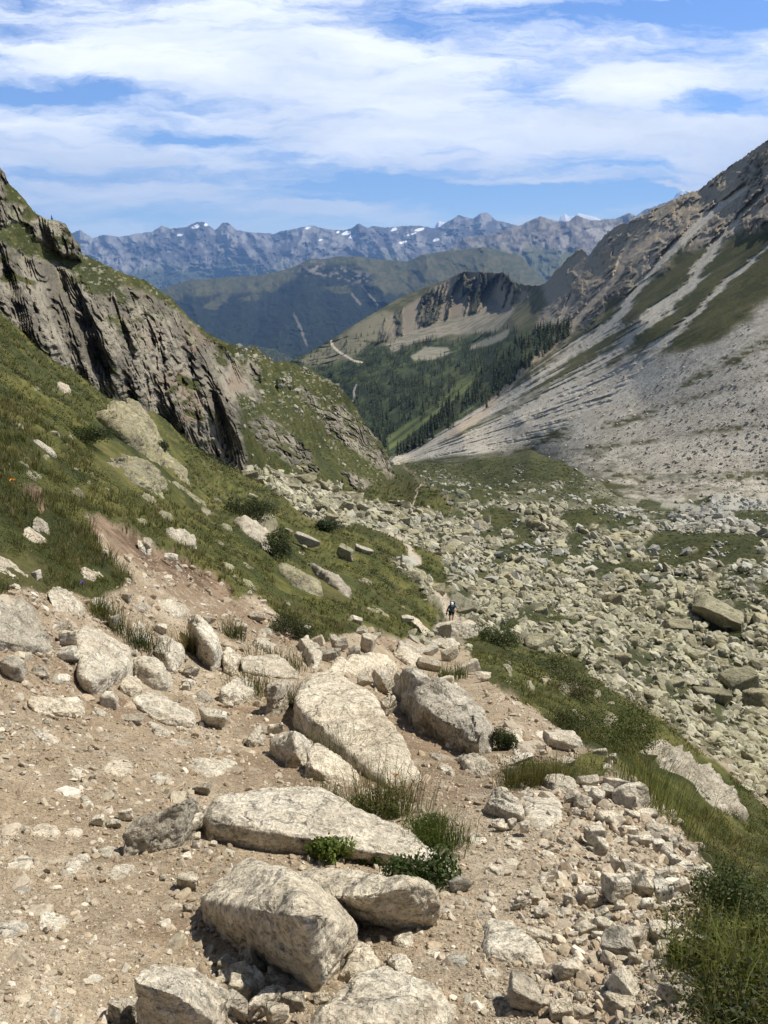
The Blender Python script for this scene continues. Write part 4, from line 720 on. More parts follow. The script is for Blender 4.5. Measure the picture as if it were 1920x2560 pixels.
hero(ZA, 'rounded pale boulder at the right side of the gully mouth', [(1412,1022),(1500,1037),(1580,1032),(1650,1000)], [(1410,955),(1520,975),(1650,955)], [(1425,905),(1500,850),(1590,835),(1650,850)], p=11)
hero(ZA, 'white block with a shaded side at the lower end of the gully', [(1448,822),(1510,852),(1548,795)], [(1446,748),(1508,785),(1560,740)], [(1450,680),(1480,668),(1560,718)])
hero(ZA, 'tan boulder tucked under the two-step block', [(780,965),(850,1003),(905,985)], [(778,905),(850,930),(928,935)], [(830,842),(890,858),(928,915)])
for q in [(650,958,772,1092,'flat tan stone below the two-step block'), (1278,1088,1460,1205,'low pale rock right of the long wedge'), (338,572,482,692,'white weathered rock between the big left boulders'), (360,680,500,792,'crumbly white rock under the weathered rock'), (-5,762,134,902,'grey-white stone under the jutting grey boulder'), (210,800,322,892,'tan stone on the dirt under the grey boulder'), (740,1110,940,1172,'flat white stone half covered by dirt below the wedge'), (1050,60,1146,122,'white stone on the upper edge of the red gully'), (905,-30,980,40,'pale stone on the red gully rim'), (645,40,712,95,'cream stone in turf left of the red gully'), (265,755,325,800,'small white stone under the corner of the grey boulder'), (835,685,898,728,'small white stone on top of the brown-faced block'), (1190,790,1285,868,'dark angular stone in the hollow below the leaning slab'), (1170,868,1240,940,'small tan stone in the hollow'), (1310,465,1395,528,'white flat stone behind the leaning slab'), (1520,515,1605,585,'white stone on gully dirt'), (265,1160,335,1205,'small bright white stone on the left dirt'), (1440,1020,1520,1065,'flat tan stone below the rounded gully boulder'), (1180,900,1230,965,'pale pebble-like stone in the gully hollow'), (1000,520,1090,600,'tan stone under the overhanging turf'), (700,450,760,560,'white rock beside the dark grass clump'), (760,310,880,385,'cream rock above the dark grass clump'), (195,178,262,240,'white stone behind the slanting boulder')]:
    bbox(ZA, *q[:4], q[4], mat=M_grey if ('grey' in q[4] or 'dark' in q[4]) else M_gran)
flush(ZC, 'flat white stone flush with the dirt on the left of the trail', [(190,95),(250,88),(340,140),(418,175),(380,202),(310,228),(260,180)], h=.07, sub=4, name='stone', cat='stone', mat=M_gran, group='stones bedded in the trail dirt')
flush(ZC, 'pale stone with a grey end bedded in the left foreground dirt', [(500,890),(585,870),(595,915),(490,1000),(470,1030),(395,1020),(425,935)], h=.12, sub=4, name='stone', cat='stone', group='stones bedded in the trail dirt')
flush(ZC, 'low white bedded stone with a dark left edge in the foreground dirt', [(690,1060),(705,985),(760,950),(880,945),(890,975),(800,1040)], h=.12, sub=4, name='stone', cat='stone', group='stones bedded in the trail dirt')
flush(ZC, 'smooth tan stone bedded at the top of the dirt trail', [(940,28),(1020,48),(1118,118),(1110,136),(1000,118)], h=.12, sub=4, name='stone', cat='stone', group='stones bedded in the trail dirt')
flush(ZC, 'wide low slab of pale rock showing through the trail surface', [(1180,300),(1260,255),(1450,250),(1560,300),(1500,350),(1380,400),(1260,360)], h=.05, sub=4, name='stone', cat='stone', group='stones bedded in the trail dirt')
flush(ZC, 'faint white bedded stone above the dark-streaked rock', [(520,515),(560,505),(615,570),(600,605),(540,580)], h=.10, sub=4, name='stone', cat='stone', group='stones bedded in the trail dirt')
bbox(ZC, 1248, 410, 1362, 505, 'reddish-brown stone behind the dark-streaked rock', mat=M_grey); bbox(ZC, 690, 652, 790, 700, 'brown stone left of the dark-streaked rock', mat=M_grey)
bbox(ZC, 1155, 1000, 1280, 1100, 'tan stone left of the overhanging boulder'); bbox(ZC, 1175, 620, 1295, 775, 'white wedge stone leaning against the dark-streaked rock')
for q in [(1240,740,1300,800),(1340,750,1390,805),(1360,790,1410,835),(1420,730,1510,800),(1525,752,1592,795),(1230,795,1300,850),(1175,830,1235,880),(1435,845,1520,890),(760,590,850,660),(600,625,690,690),(140,695,190,745),(1030,1010,1080,1040),(1185,1208,1265,1244)]:
    bbox(ZC, *q, 'small pale stone lying against the front of the long trail slab' if q[0] > 1100 and q[1] < 900 else 'small pale stone lying loose on the dirt trail', group='small loose stones on the trail')
# --- right foreground
hero(ZE, 'white egg-shaped boulder standing on the trail right of the slab', [(10,592),(80,610),(160,642),(250,660),(290,615)], [(18,555),(80,545),(170,590),(260,615)], [(30,515),(90,430),(150,400),(200,440),(260,530),(295,590)], p=13, k=.8, lean=-.01)
flush(ZE, 'smooth dirt-coloured boulder dome beside the egg-shaped boulder', [(230,450),(380,445),(490,480),(550,540),(575,600),(530,680),(420,720),(320,700),(260,600)], h=.10, sub=5, rough=.012)
flush(ZE, 'broad pale boulder at the back of the rock edging', [(380,430),(450,390),(530,375),(590,400),(635,450),(590,500),(480,480)], h=.22)
hero(ZE, 'flat brown-white block in the rock edging', [(765,640),(880,690),(960,650)], [(755,605),(850,640),(955,625)], [(760,590),(850,580),(955,590)])
for q in [(638,360,786,452,'flat-topped stone at the back left of the rock edging'),(798,380,978,470,'cream boulder at the top of the rock edging'),(980,440,1112,562,'rounded white boulder at the right end of the edging by the grass'),(876,450,1042,588,'largest white boulder of the edging'),(668,438,792,512,'pale stone in the second row of the edging'),(715,470,832,562,'tan flat-faced stone in the middle of the edging'),(798,430,882,522,'speckled stone between edging boulders'),(535,460,640,562,'speckled stone left of the edging in front of the broad boulder'),(620,508,732,592,'low stone in front of the edging'),(938,600,1038,682,'tan stone below the largest edging boulder'),(1030,580,1162,682,'square pale stone on the outer edge below the edging'),(680,700,805,812,'white pointed stone by the crack in the rubble'),(748,790,822,882,'tan stone wedged below the white pointed stone'),(1085,700,1242,782,'pale stone on the outer rim of the rubble'),(1200,760,1305,832,'grey flat stone on the outer rim'),(1180,820,1252,902,'white upright stone near the grass edge'),(1205,880,1305,952,'dark-sided stone near the grass edge'),(1255,920,1372,966,'flat white stone by the grass edge'),(1280,958,1392,1004,'pale flat stone at the grass edge, lower one'),(1388,975,1502,1062,'white stone poking into the grass on the right'),(1000,1010,1152,1172,'big half-buried pale block in the rubble'),(1142,1050,1252,1212,'tall tan block in the rubble'),(820,1040,962,1192,'large tan flat-faced rock in the rubble'),(370,95,652,202,'flat white rock on the far trail shoulder'),(735,205,832,262,'white stone on the trail rim by the bush'),(815,235,902,312,'pale stone on the trail rim under the bush grass'),(210,225,352,282,'flat white rock left of the brown tussock'),(375,188,438,240,'tan stone on the far trail bend'),(1010,200,1164,300,'white broken rock on the slope behind the grass')]:
    bbox(ZE, *q[:4], q[4], mat=M_grey if ('grey' in q[4] or 'dark' in q[4]) else M_gran, sub=5 if q[2] - q[0] > 120 else 4, name='stone', group='stones edging the outer side of the trail', rough=.07)
for q in [(850,890,910,980),(910,910,992,992),(985,940,1062,982),(920,690,1012,742),(1010,755,1122,800),(1110,780,1200,850),(600,1000,645,1060),(550,1130,606,1210),(1060,1170,1140,1230),(880,1180,935,1240),(720,1000,790,1060),(960,750,1030,790),(640,590,700,640),(60,640,160,690),(180,645,240,710),(80,670,170,720),(240,660,330,740),(400,950,450,985),(230,1120,280,1170),(215,1170,305,1235),(330,1150,380,1200),(350,1085,405,1125),(930,990,1000,1080),(1130,980,1230,1040),(1230,960,1290,1020),(1270,1050,1370,1130),(1040,620,1100,680),(1250,650,1320,710),(1080,660,1150,720),(1300,830,1380,900),(600,580,660,630),(500,770,560,810),(640,1080,740,1180),(1180,1200,1250,1244),(1250,1170,1300,1235)]:
    bbox(ZE, *q, 'small white stone in the rubble on the outer half of the trail', group='small white stones in the trail rubble', rough=.07)
flush(ZH, 'big angular pale slab lying flat in the right foreground trail', [(10,240),(150,250),(240,300),(290,360),(370,460),(400,535),(330,530),(250,505),(100,490),(0,480)], h=.12, sub=6, rough=.022, p=26)
hero(ZH, 'sharp-edged tan rock with a white crest near the right grass', [(730,640),(790,705),(890,732),(960,690)], [(728,585),(800,560),(870,650),(960,680)], [(770,530),(805,498),(850,500),(900,570),(960,660)], p=30, k=.7)
for q in [(152,600,334,782,'round brown-white stone in the right foreground'),(712,710,885,835,'bluish-white flat rock at the bottom right'),(425,490,618,602,'low pale stone below the big angular slab'),(278,308,412,378,'flat stone at the corner of the big angular slab'),(720,338,892,492,'grey-green stone leaning under the larger tan stone'),(760,288,982,418,'large tan stone in the lower rubble'),(985,238,1108,372,'white speckled block in the lower rubble'),(995,368,1132,492,'white stone with a shaded side near the right grass'),(1100,258,1196,332,'tan stone behind the white speckled block'),(1112,380,1228,452,'brown-sided stone beside the right grass'),(1060,640,1245,770,'white broken rock at the foot of the right grass'),(520,735,660,840,'white stone with a dark cleft on the bottom edge'),(380,728,525,840,'cream rock on the bottom edge'),(300,700,460,770,'white flat rock beside the round brown-white stone'),(1140,750,1240,810,'small white rock in the right grass edge'),(1130,598,1230,660,'white stone under the right grass stems')]:
    bbox(ZH, *q[:4], q[4], mat=M_grey if ('grey' in q[4] or 'brown' in q[4]) else M_gran, sub=5, rough=.06)
for q in [(550,258,662,332),(665,228,762,306),(640,300,712,346),(488,85,538,152),(195,115,272,176),(365,185,482,232),(545,350,625,404),(780,125,835,180),(930,120,1012,180),(885,190,945,250),(670,170,760,230),(570,190,670,260),(820,20,880,80),(1040,150,1100,190),(1090,120,1155,172),(560,668,612,732),(440,550,500,600),(710,452,792,524),(360,540,420,600),(940,530,1000,580),(320,180,360,230),(330,380,395,412),(870,430,950,520),(985,490,1040,560),(1200,335,1290,400),(620,100,700,150),(700,40,760,110)]:
    bbox(ZH, *q, 'small white stone in the rubble near the bottom right', group='small white stones in the lower right rubble', rough=.07)
flush(ZE, 'long pale rock slab slanting down the slope behind the right grass', [(1075,150),(1120,140),(1200,190),(1300,240),(1420,300),(1550,340),(1560,385),(1480,350),(1450,330),(1500,430),(1620,560),(1590,600),(1420,470),(1300,360),(1200,310),(1150,230)], h=.035, mat=M_grey, sub=6, rough=.075, p=30)
# --- boulders in the turf of the left bank
hero(ZL, 'giant cracked lichen-covered boulder below the cliff', [(605,215),(700,310),(780,400),(900,430),(1000,420),(1060,480),(1140,545),(1188,578)], [(595,198),(690,215),(770,300),(870,395),(990,400),(1070,440),(1150,535)], [(592,180),(640,118),(730,90),(830,84),(920,105),(960,180),(1010,260),(1050,330),(1100,420),(1190,568)], k=.45, mat=M_lich, sub=6, rough=.035, group='lichen boulders on the left bank')
hero(ZL, 'long lichen boulder in front of the giant cracked boulder', [(680,505),(780,565),(850,625),(950,685),(1050,705),(1142,702)], [(678,490),(770,520),(870,580),(980,650),(1140,695)], [(685,475),(740,425),(810,423),(900,470),(1000,560),(1100,638),(1145,688)], k=.5, mat=M_lich, sub=6, group='lichen boulders on the left bank')
flush(ZL, 'thin lichen slab running downhill from the long lichen boulder', [(1095,620),(1160,640),(1230,700),(1300,735),(1348,795),(1290,770),(1200,705),(1140,670)], h=.05, mat=M_lich, group='lichen boulders on the left bank')
hero(ZL, 'white stone with a dark underside in the left turf', [(150,1000),(220,1030),(300,1052)], [(150,970),(220,1000),(306,1020)], [(152,935),(190,920),(250,960),(308,1010)])
hero(ZL, 'weathered rock in grass above the white left-bank stone', [(210,960),(270,980),(322,985)], [(208,920),(260,935),(322,950)], [(215,870),(240,855),(280,870),(322,930)], mat=M_grey)
hero(ZL, 'flat grey boulder in the turf above the red gully', [(1100,1020),(1160,1060),(1220,1090),(1262,1050)], [(1068,950),(1150,1010),(1230,1050),(1272,1020)], [(1070,930),(1100,920),(1180,945),(1272,1000)], mat=M_grey)
hero(ZL, 'pale rock on the rim of the red gully', [(890,1040),(940,1075),(978,1080)], [(888,1020),(940,1050),(980,1065)], [(895,1005),(930,1012),(978,1045)])
flush(ZL, 'narrow pale slab showing through the upper left turf', [(200,395),(260,410),(330,440),(378,495),(330,480),(250,435)], h=.12, mat=M_grey)
flush(ZL, 'white flat rock high in the left turf', [(348,35),(390,28),(440,60),(475,95),(420,80)], h=.12, mat=M_grey)
bbox(ZL, 328, 308, 398, 368, 'small pale rock in the upper left turf', mat=M_grey, name='boulder', cat='boulder', group='boulders in the turf of the left bank')
hero(ZM, 'pinkish-grey pointed boulder in front of the yellow lichen boulder', [(110,560),(150,612),(260,672),(330,702),(354,642)], [(95,545),(150,585),(250,640),(350,640)], [(92,530),(160,494),(250,540),(352,600)], k=.6, mat=M_grey, sub=5)
hero(ZM, 'rounded boulder with bright yellow lichen on the left bank', [(300,562),(360,622),(420,605),(438,560)], [(225,515),(330,562),(430,560)], [(228,490),(350,438),(410,468),(440,530)], mat=M_lich, p=12)
flush(ZM, 'slab running down from the pinkish boulder in the turf', [(265,670),(310,690),(370,750),(415,835),(370,810),(290,740)], h=.10, mat=M_grey)
flush(ZM, 'grey-green tilted slab in the turf, left of a twin', [(385,850),(460,845),(545,895),(640,945),(720,1000),(780,1050),(800,1140),(760,1130),(650,1040),(550,1035),(575,960)], h=.10, mat=M_lich)
flush(ZM, 'long brown tilted slab in the turf, right of a twin', [(630,855),(720,890),(820,930),(920,980),(1000,1060),(1055,1150),(960,1110),(860,1050),(790,980),(700,900)], h=.12, mat=M_grey)
for q in [(545,628,768,740,'grey slab-like boulder in the bank above the tilted slabs', M_grey),(875,720,1050,845,'cube-like grey boulder in the bank near the path', M_talus),(1025,725,1212,818,'flat grey boulder above the path', M_grey),(480,575,548,622,'small pale rock beside the yellow lichen boulder', M_talus),(612,702,668,752,'small pale rock under the slab-like boulder', M_talus),(185,308,275,352,'rounded pale rock poking out of juniper on the bank', M_talus)]:
    bbox(ZM, *q[:4], q[4], mat=q[5], name='boulder', cat='boulder', group='boulders in the turf of the left bank', sub=5, tilt=.4)
# --- the talus below the cliff and on the valley floor: the ones that stand out
for q in [(700,342,842,462,'large flat-faced pale block in the talus below the cliff'),(805,468,912,562,'square block at the lower edge of the cliff talus'),(1048,362,1156,478,'angular block at the right of the cliff talus'),(490,222,615,300,'flat boulder high in the cliff talus'),(500,138,742,245,'longest slab boulder at the top of the cliff talus'),(150,122,285,212,'grey boulder at the cliff foot'),(1250,422,1365,502,'pale block beside the upper path'),(915,345,1045,460,'dark-fronted block in the cliff talus'),(970,120,1085,230,'pale outcrop boulder above the cliff talus'),(1530,440,1612,478,'flat boulder at the path below the grassy spur')]:
    bbox(ZM, *q[:4], q[4], mat=M_talus, name='talus_boulder', cat='boulder', group='boulders in the talus', sub=5, p=26)
hero(ZV, 'giant tilted angular boulder with a shaded face on the valley floor', [(1335,305),(1400,335),(1440,352),(1500,366),(1540,372)], [(1332,285),(1380,290),(1440,315),(1500,345),(1545,360)], [(1348,220),(1400,235),(1455,255),(1540,305),(1560,345)], k=.75, lean=-.05, mat=M_talus, sub=6, rough=.02, p=60, name='talus_boulder', group='boulders in the talus')
hero(ZV, 'long rectangular talus block with a dark front near the hiker', [(318,215),(360,238),(418,246)], [(315,192),(360,205),(420,222)], [(330,185),(380,195),(420,212)], k=.9, lean=-.01, mat=M_talus, p=40, name='talus_boulder', group='boulders in the talus')
for q in [(1540,318,1622,382,'pale boulder touching the giant tilted boulder'),(1212,345,1336,428,'rounded grey boulder left of the giant tilted boulder'),(1472,568,1614,684,'big grey-green boulder near the right edge of the talus'),(1540,652,1690,758,'massive dark boulder cut by the right edge of the talus'),(962,500,1076,572,'dark boulder in a hollow at the turf edge'),(200,185,270,245,'lichen block at the path above the hiker'),(868,124,920,182,'upright pointed boulder in the talus'),(300,292,402,332,'pale boulder right beside the hiker'),(372,328,470,364,'dark slab below the hiker at the turf edge'),(575,405,745,480,'dark leaning slab at the lower edge of the talus'),(380,205,470,260,'cubic block behind the long rectangular block'),(1060,395,1130,440,'flat lichen boulder in the middle of the talus'),(940,230,1030,285,'large round-backed boulder in the talus'),(650,285,720,340,'wedge boulder in the left part of the talus'),(1330,640,1500,720,'long pale slab near the lower talus'),(1210,600,1300,655,'flat grey boulder in the lower talus'),(1590,540,1680,590,'green boulder at the right edge above the big ones')]:
    bbox(ZV, *q[:4], q[4], mat=M_talus, name='talus_boulder', cat='boulder', group='boulders in the talus', sub=5, p=26)

# --- more slabs packed into the trail and stones lying in the turf
def scatter_flush(n, poly, w0, w1, label, group, seed, h=(.06, .16), mat=None, name='boulder', cat='boulder', asp=(.35, .6), slope=.35, sub=5):
    r = np.random.RandomState(seed); poly = np.array(poly, float); made = 0; tries = 0
    while made < n and tries < 4000:
        tries += 1; cu = r.uniform(poly[:, 0].min(), poly[:, 0].max()); cv = r.uniform(poly[:, 1].min(), poly[:, 1].max())
        if pin(np.array([cu]), np.array([cv]), poly)[0] < 0: continue
        w_ = w0 * (w1 / w0) ** r.rand(); hh = w_ * r.uniform(*asp)
        if any(cu + w_ * .42 > a and cu - w_ * .42 < c and cv + hh * .42 > b and cv - hh * .42 < d for a, b, c, d in HERO): continue
        m = r.randint(5, 8); a0 = r.uniform(0, 6.28); an = a0 + np.arange(m) * 6.283 / m + r.uniform(-.35, .35, m); rr = r.uniform(.75, 1.1, m)
        du = np.cos(an) * rr * w_ / 2; dv = np.sin(an) * rr * hh / 2 + du * slope * r.uniform(.3, 1.3)
        flush(ZP, label, [(cu + a, cv + b) for a, b in zip(du, dv)], h=r.uniform(*h), mat=mat or (M_gran if r.rand() < .75 else M_grey), sub=sub, name=name, cat=cat, group=group, p=44, rough=.05); made += 1
scatter_flush(46, [(0,1660),(120,1500),(420,1520),(640,1570),(860,1600),(1060,1610),(1180,1700),(1290,1760),(1290,1900),(1100,1990),(1060,1760),(900,1680),(700,1690),(560,1800),(330,1800),(120,1780)], 45, 120, 'pale angular slab packed into the dirt of the rocky step', 'angular slabs packed into the rocky step', 77, h=(.10, .24))
scatter_flush(12, [(0,1800),(420,1840),(620,1960),(480,2010),(250,2150),(200,2400),(0,2560)], 40, 105, 'pale flat stone worn into the tread of the dirt trail', 'flat stones worn into the trail tread', 78, h=(.05, .10), name='stone', cat='stone', sub=4, slope=0)
scatter_flush(14, [(1000,2120),(1250,2060),(1420,2200),(1450,2420),(1250,2560),(960,2480)], 40, 95, 'pale flat stone worn into the tread on the right half of the trail', 'flat stones worn into the right half of the trail', 79, h=(.06, .14), name='stone', cat='stone', sub=4, slope=.1)
scatter_flush(34, [(40,900),(300,1080),(560,1200),(740,1350),(900,1420),(1060,1540),(900,1560),(700,1520),(560,1440),(420,1370),(250,1260),(100,1200),(0,1150)], 14, 52, 'weathered stone half buried in the turf of the left bank', 'stones half buried in the bank turf', 80, h=(.04, .11), mat=M_lich, name='stone', cat='stone', sub=3, slope=.5)
scatter_flush(16, [(1180,1590),(1330,1640),(1480,1720),(1640,1830),(1840,1980),(1700,1990),(1540,1860),(1400,1790),(1250,1700)], 14, 45, 'pale stone half buried in the turf right of the trail', 'stones half buried in the turf right of the trail', 81, h=(.10, .22), mat=M_talus, name='stone', cat='stone', sub=3, slope=.5)
# --- scatter: talus blocks (largest as things, the rest rubble), stones and gravel
def blocked(u, v, m=4):
    b = np.zeros(len(u), bool)
    for (x0, y0, x1, y1) in HERO: b |= (u > x0 - m) & (u < x1 + m) & (v > y0 + .25 * (y1 - y0)) & (v < y1 + m)
    return b
LIB = [rock_unit(100 + k, 4, 45, (1, rng.uniform(.6, .95), rng.uniform(.3, .58)), .035, 8) for k in range(22)]
LIBM = []
for k, (X, Fc) in enumerate(LIB):
    me = npmesh('talus_boulder', X * .5, tris=Fc); me.materials.append(M_talus); LIBM.append(me)
r = np.random.RandomState(21); n = 240000
u = r.uniform(560, 2130, n); v = r.uniform(1170, 2110, n)
tm = gmap(G.talus, u, v); keep = r.rand(n) < tm * .9
u, v = u[keep], v[keep]; P = gp(u, v); dist = np.linalg.norm(P, axis=1)
size = np.clip(.17 * (r.pareto(1.3, len(u)) + 1), .17, 3.0) * np.interp(u, [560, 1000, 2000], [1.5, 1.0, 1.1]) * (.80 + .25 * sm(dist, 60, 120)) * (1 - .5 * sm(dist, 130, 300))
px = size / dist * FPX; ok = (px > 2.0) & (px < 38)
# thin out: big blocks need room
acc = r.rand(len(u)) < np.clip(60.0 / np.maximum(px, 5) ** 1.2, 0, 1); ok &= acc
u, v, P, size, px = u[ok], v[ok], P[ok], size[ok], px[ok]
o_ = np.argsort(-px)[:22000]; u, v, P, size, px = u[o_], v[o_], P[o_], size[o_], px[o_]
bl = blocked(u, v, 2) | ((u > 1075) & (u < 1180) & (v > 1480) & (v < 1610)); u, v, P, size, px = u[~bl], v[~bl], P[~bl], size[~bl], px[~bl]
NB = 215; cnt = 0; inframe = (u > 10) & (u < 1910)
def rot_of(r, tilt=.75):
    return (r.uniform(-tilt, tilt), r.uniform(-tilt, tilt), r.uniform(0, 6.283))
TL = [(1000, 1330, 'lichen-grey block in the talus fan below the cliff', 'blocks in the talus below the cliff'), (1330, 1900, 'lichen-yellow block in the boulder field left of the giant tilted boulder', 'blocks in the left of the boulder field'), (1930, 2200, 'pale block in the boulder field towards the right edge', 'blocks in the right of the boulder field')]
rest = []
for k in range(len(u)):
    if cnt < NB and inframe[k]:
        o = bpy.data.objects.new('talus_boulder', LIBM[k % len(LIBM)]); COL.objects.link(o)
        o.location = P[k] + np.array([0, 0, size[k] * .10]); o.rotation_euler = rot_of(r); s_ = size[k] * 1.12; o.scale = (s_, s_, s_)
        if u[k] < 1000: lb = TL[0]
        elif u[k] < 1480: lb = TL[1]
        else: lb = TL[2]
        tag(o, lb[2], 'boulder', lb[3]); cnt += 1
    else: rest.append(k)
def stuff_rocks(name, Pn, sz, seed, sub, base, mat, tilt=.85, colv=.22, sink=.12, variants=14, an=(.55, .95, .3, .65)):
    r = np.random.RandomState(seed); lib = [rock_unit(500 + seed + k, sub, 45, (1, r.uniform(an[0], an[1]), r.uniform(an[2], an[3])), .05, 9) for k in range(variants)]
    VV, FF, CC = [], [], []; off = 0; nv = len(lib[0][0]); Fc = lib[0][1]
    ids = r.randint(0, variants, len(Pn)); a = r.uniform(-tilt, tilt, (len(Pn), 2)); yw = r.uniform(0, 6.283, len(Pn))
    L = np.stack([q[0] for q in lib])[ids] * (sz * .5)[:, None, None]
    cx, sx_ = np.cos(a[:, 0]), np.sin(a[:, 0]); cy, sy_ = np.cos(a[:, 1]), np.sin(a[:, 1]); cz, sz_ = np.cos(yw), np.sin(yw)
    def rot(L, i, j, c, s): 
        A_, B_ = L[..., i].copy(), L[..., j].copy(); L[..., i] = A_ * c[:, None] - B_ * s[:, None]; L[..., j] = A_ * s[:, None] + B_ * c[:, None]
    rot(L, 1, 2, cx, sx_); rot(L, 0, 2, cy, sy_); rot(L, 0, 1, cz, sz_)
    V_ = (L + (Pn + np.stack([0 * sz, 0 * sz, sz * sink], -1))[:, None]).reshape(-1, 3)
    F_ = (Fc[None] + (np.arange(len(Pn)) * nv)[:, None, None]).reshape(-1, 3)
    c = base if np.ndim(base) == 2 else np.repeat(np.asarray(base)[None], len(Pn), 0)
    c = c * (1 + r.uniform(-colv, colv, (len(Pn), 1))) * (1 + r.uniform(-.018, .018, (len(Pn), 3)))
    return tag(link(name, npmesh(name, V_, tris=F_, col=np.repeat(c, nv, 0), smooth=False), mat), kind='stuff')
rest = np.array(rest)
lich = np.where((r.rand(len(rest)) < .6)[:, None], C(.385,.362,.25), C(.40,.375,.285)); lich = lich * (1 - .0 * rest[:, None])
farR = sm(u[rest], 1350, 1750) * sm(v[rest], 1400, 1280); lich = lich + (C(.40,.385,.345) - lich) * farR[:, None]
stuff_rocks('rubble', P[rest], size[rest] * 1.1, 4, 2, lich, M_rubble)
# stones scattered over the meadow and the toe of the scree
r = np.random.RandomState(8); n = 14000; u2 = r.uniform(900, 2130, n); v2 = r.uniform(1160, 1460, n)
tm = gmap(G.turf, u2, v2) * .5 + gmap(G.talus, u2, v2) * .5; k = r.rand(n) < tm * sm(fbm(np.stack([u2 / 50, v2 / 16, 0 * u2 + 3], -1), 3), -.2, .35); P2 = gp(u2[k], v2[k])
stuff_rocks('rubble', P2, np.clip(.5 * (r.pareto(2.2, len(P2)) + 1), .4, 2.6), 9, 1, C(.40,.39,.33), M_rubble)
# scree blocks on the lower fans
r = np.random.RandomState(18); n = 30000; u2 = r.uniform(1050, 2100, n); v2 = r.uniform(800, 1240, n)
def mpos(u, v): return Mt.pos(u, v)
ci = np.clip(np.round((u2 - Mt.us[0]) / 2.0).astype(int), 0, Mt.nc - 1); vt_ = Mt.vt[ci]; vb_ = Mt.vb[ci]; ri = np.clip(np.round((v2 - vb_) / (vt_ - vb_) * (Mt.nr - 1)).astype(int), 0, Mt.nr - 1)
kk = (r.rand(n) < (scree * (1 - rockz) * (1 - vegst * .8))[ri, ci] * (.25 + .75 * sm(v2, 820, 1150))) & (v2 > vt_ + 5) & (v2 < vb_ - 5); P2 = mpos(u2[kk], v2[kk])
stuff_rocks('rubble', P2, np.clip(.20 * (r.pareto(2.0, len(P2)) + 1), .2, 1.7), 10, 1, C(.42,.38,.315), M_rubble)
# stones lying in the hillside turf
r = np.random.RandomState(28); n = 5000; u2 = r.uniform(560, 1000, n); v2 = r.uniform(860, 1260, n)
ci = np.clip(np.round((u2 - H.us[0]) / 1.7).astype(int), 0, H.nc - 1); vt_ = H.vt[ci]; vb_ = H.vb[ci]; ri = np.clip(np.round((v2 - vb_) / (vt_ - vb_) * (H.nr - 1)).astype(int), 0, H.nr - 1)
kk = (H.rock[ri, ci] < .3) & (v2 > vt_ + 2) & (v2 < vb_ - 4) & (r.rand(n) < sm(fbm(np.stack([u2 / 40, v2 / 40, 0 * u2], -1), 3), -.1, .4) * sm(v2 - vt_, 220, 20) + .04); P2 = H.pos(u2[kk], v2[kk])
stuff_rocks('rubble', P2, np.clip(.5 * (r.pareto(2.0, len(P2)) + 1), .45, 2.4), 12, 1, C(.33,.31,.235), M_rubble)
# gravel and small stones on the near dirt
r = np.random.RandomState(31); n = 60000; u2 = r.uniform(-60, 1990, n); v2 = r.uniform(1380, 2600, n)
dm = gmap(G.dirt, u2, v2) * (gmap(G.Y, u2, v2) < 24); dens_ = .36 + .5 * sm(fbm(np.stack([u2 / 120, v2 / 90, 0 * u2], -1), 4), -.1, .35) + .55 * sm(u2, 1150, 1500) * sm(v2, 1850, 2050)
kk = (r.rand(n) < dm * dens_) & ~((pin(u2, v2, [(0,1950),(330,2000),(480,2200),(480,2420),(0,2420)]) > 0) & (r.rand(n) < .3)); u2, v2 = u2[kk], v2[kk]; P2 = gp(u2, v2); ds = np.linalg.norm(P2, axis=1)
pxs = np.clip(3.6 * (r.pareto(1.9, len(u2)) + 1), 2.6, 24) * np.where((u2 > 1350) & (v2 > 1960), 1.5, 1.0); szs = pxs * ds / FPX
tone = r.rand(len(u2))[:, None]; cc = np.where(tone < .45, C(.45,.38,.285), np.where(tone < .82, C(.35,.275,.19), np.where(tone < .95, C(.58,.52,.42), C(.40,.36,.29))))
big_ = pxs > 11
stuff_rocks('gravel', P2[~big_], szs[~big_], 14, 1, cc[~big_], M_gravel, sink=.18)
stuff_rocks('gravel', P2[big_], szs[big_], 15, 2, cc[big_], M_gravel, sink=.12)
r = np.random.RandomState(37); n = 5200; u2 = r.uniform(-60, 1960, n); v2 = r.uniform(1400, 2600, n); kk = (r.rand(n) < gmap(G.dirt, u2, v2) * (gmap(G.Y, u2, v2) < 20) * (.10 + .5 * sm(fbm(np.stack([u2 / 150, v2 / 100, 0 * u2 + 4], -1), 3), -.05, .3) + .3 * sm(u2, 1200, 1450))) & ~blocked(u2, v2, 6); P2 = gp(u2[kk], v2[kk])
bed = np.clip(13 * (r.pareto(2.0, len(P2)) + 1), 12, 62) * np.linalg.norm(P2, axis=1) / FPX; tn = r.rand(len(P2))[:, None]
stuff_rocks('gravel', P2, bed, 17, 3, np.where(tn < .5, C(.46,.395,.295), np.where(tn < .85, C(.39,.315,.225), C(.58,.525,.43))), M_gravel, tilt=.35, sink=-.10, an=(.6, .95, .5, .7))
r = np.random.RandomState(33); n = 44000; u2 = r.uniform(-60, 1960, n); v2 = r.uniform(1420, 2600, n); kk = r.rand(n) < gmap(G.dirt, u2, v2) * (gmap(G.Y, u2, v2) < 16); P2 = gp(u2[kk], v2[kk])
grit = r.uniform(2.0, 4.2, len(P2)) * np.linalg.norm(P2, axis=1) / FPX
stuff_rocks('gravel', P2, grit, 16, 1, np.where((r.rand(len(P2)) < .5)[:, None], C(.50,.43,.33), C(.30,.235,.16)), M_gravel, sink=.2)
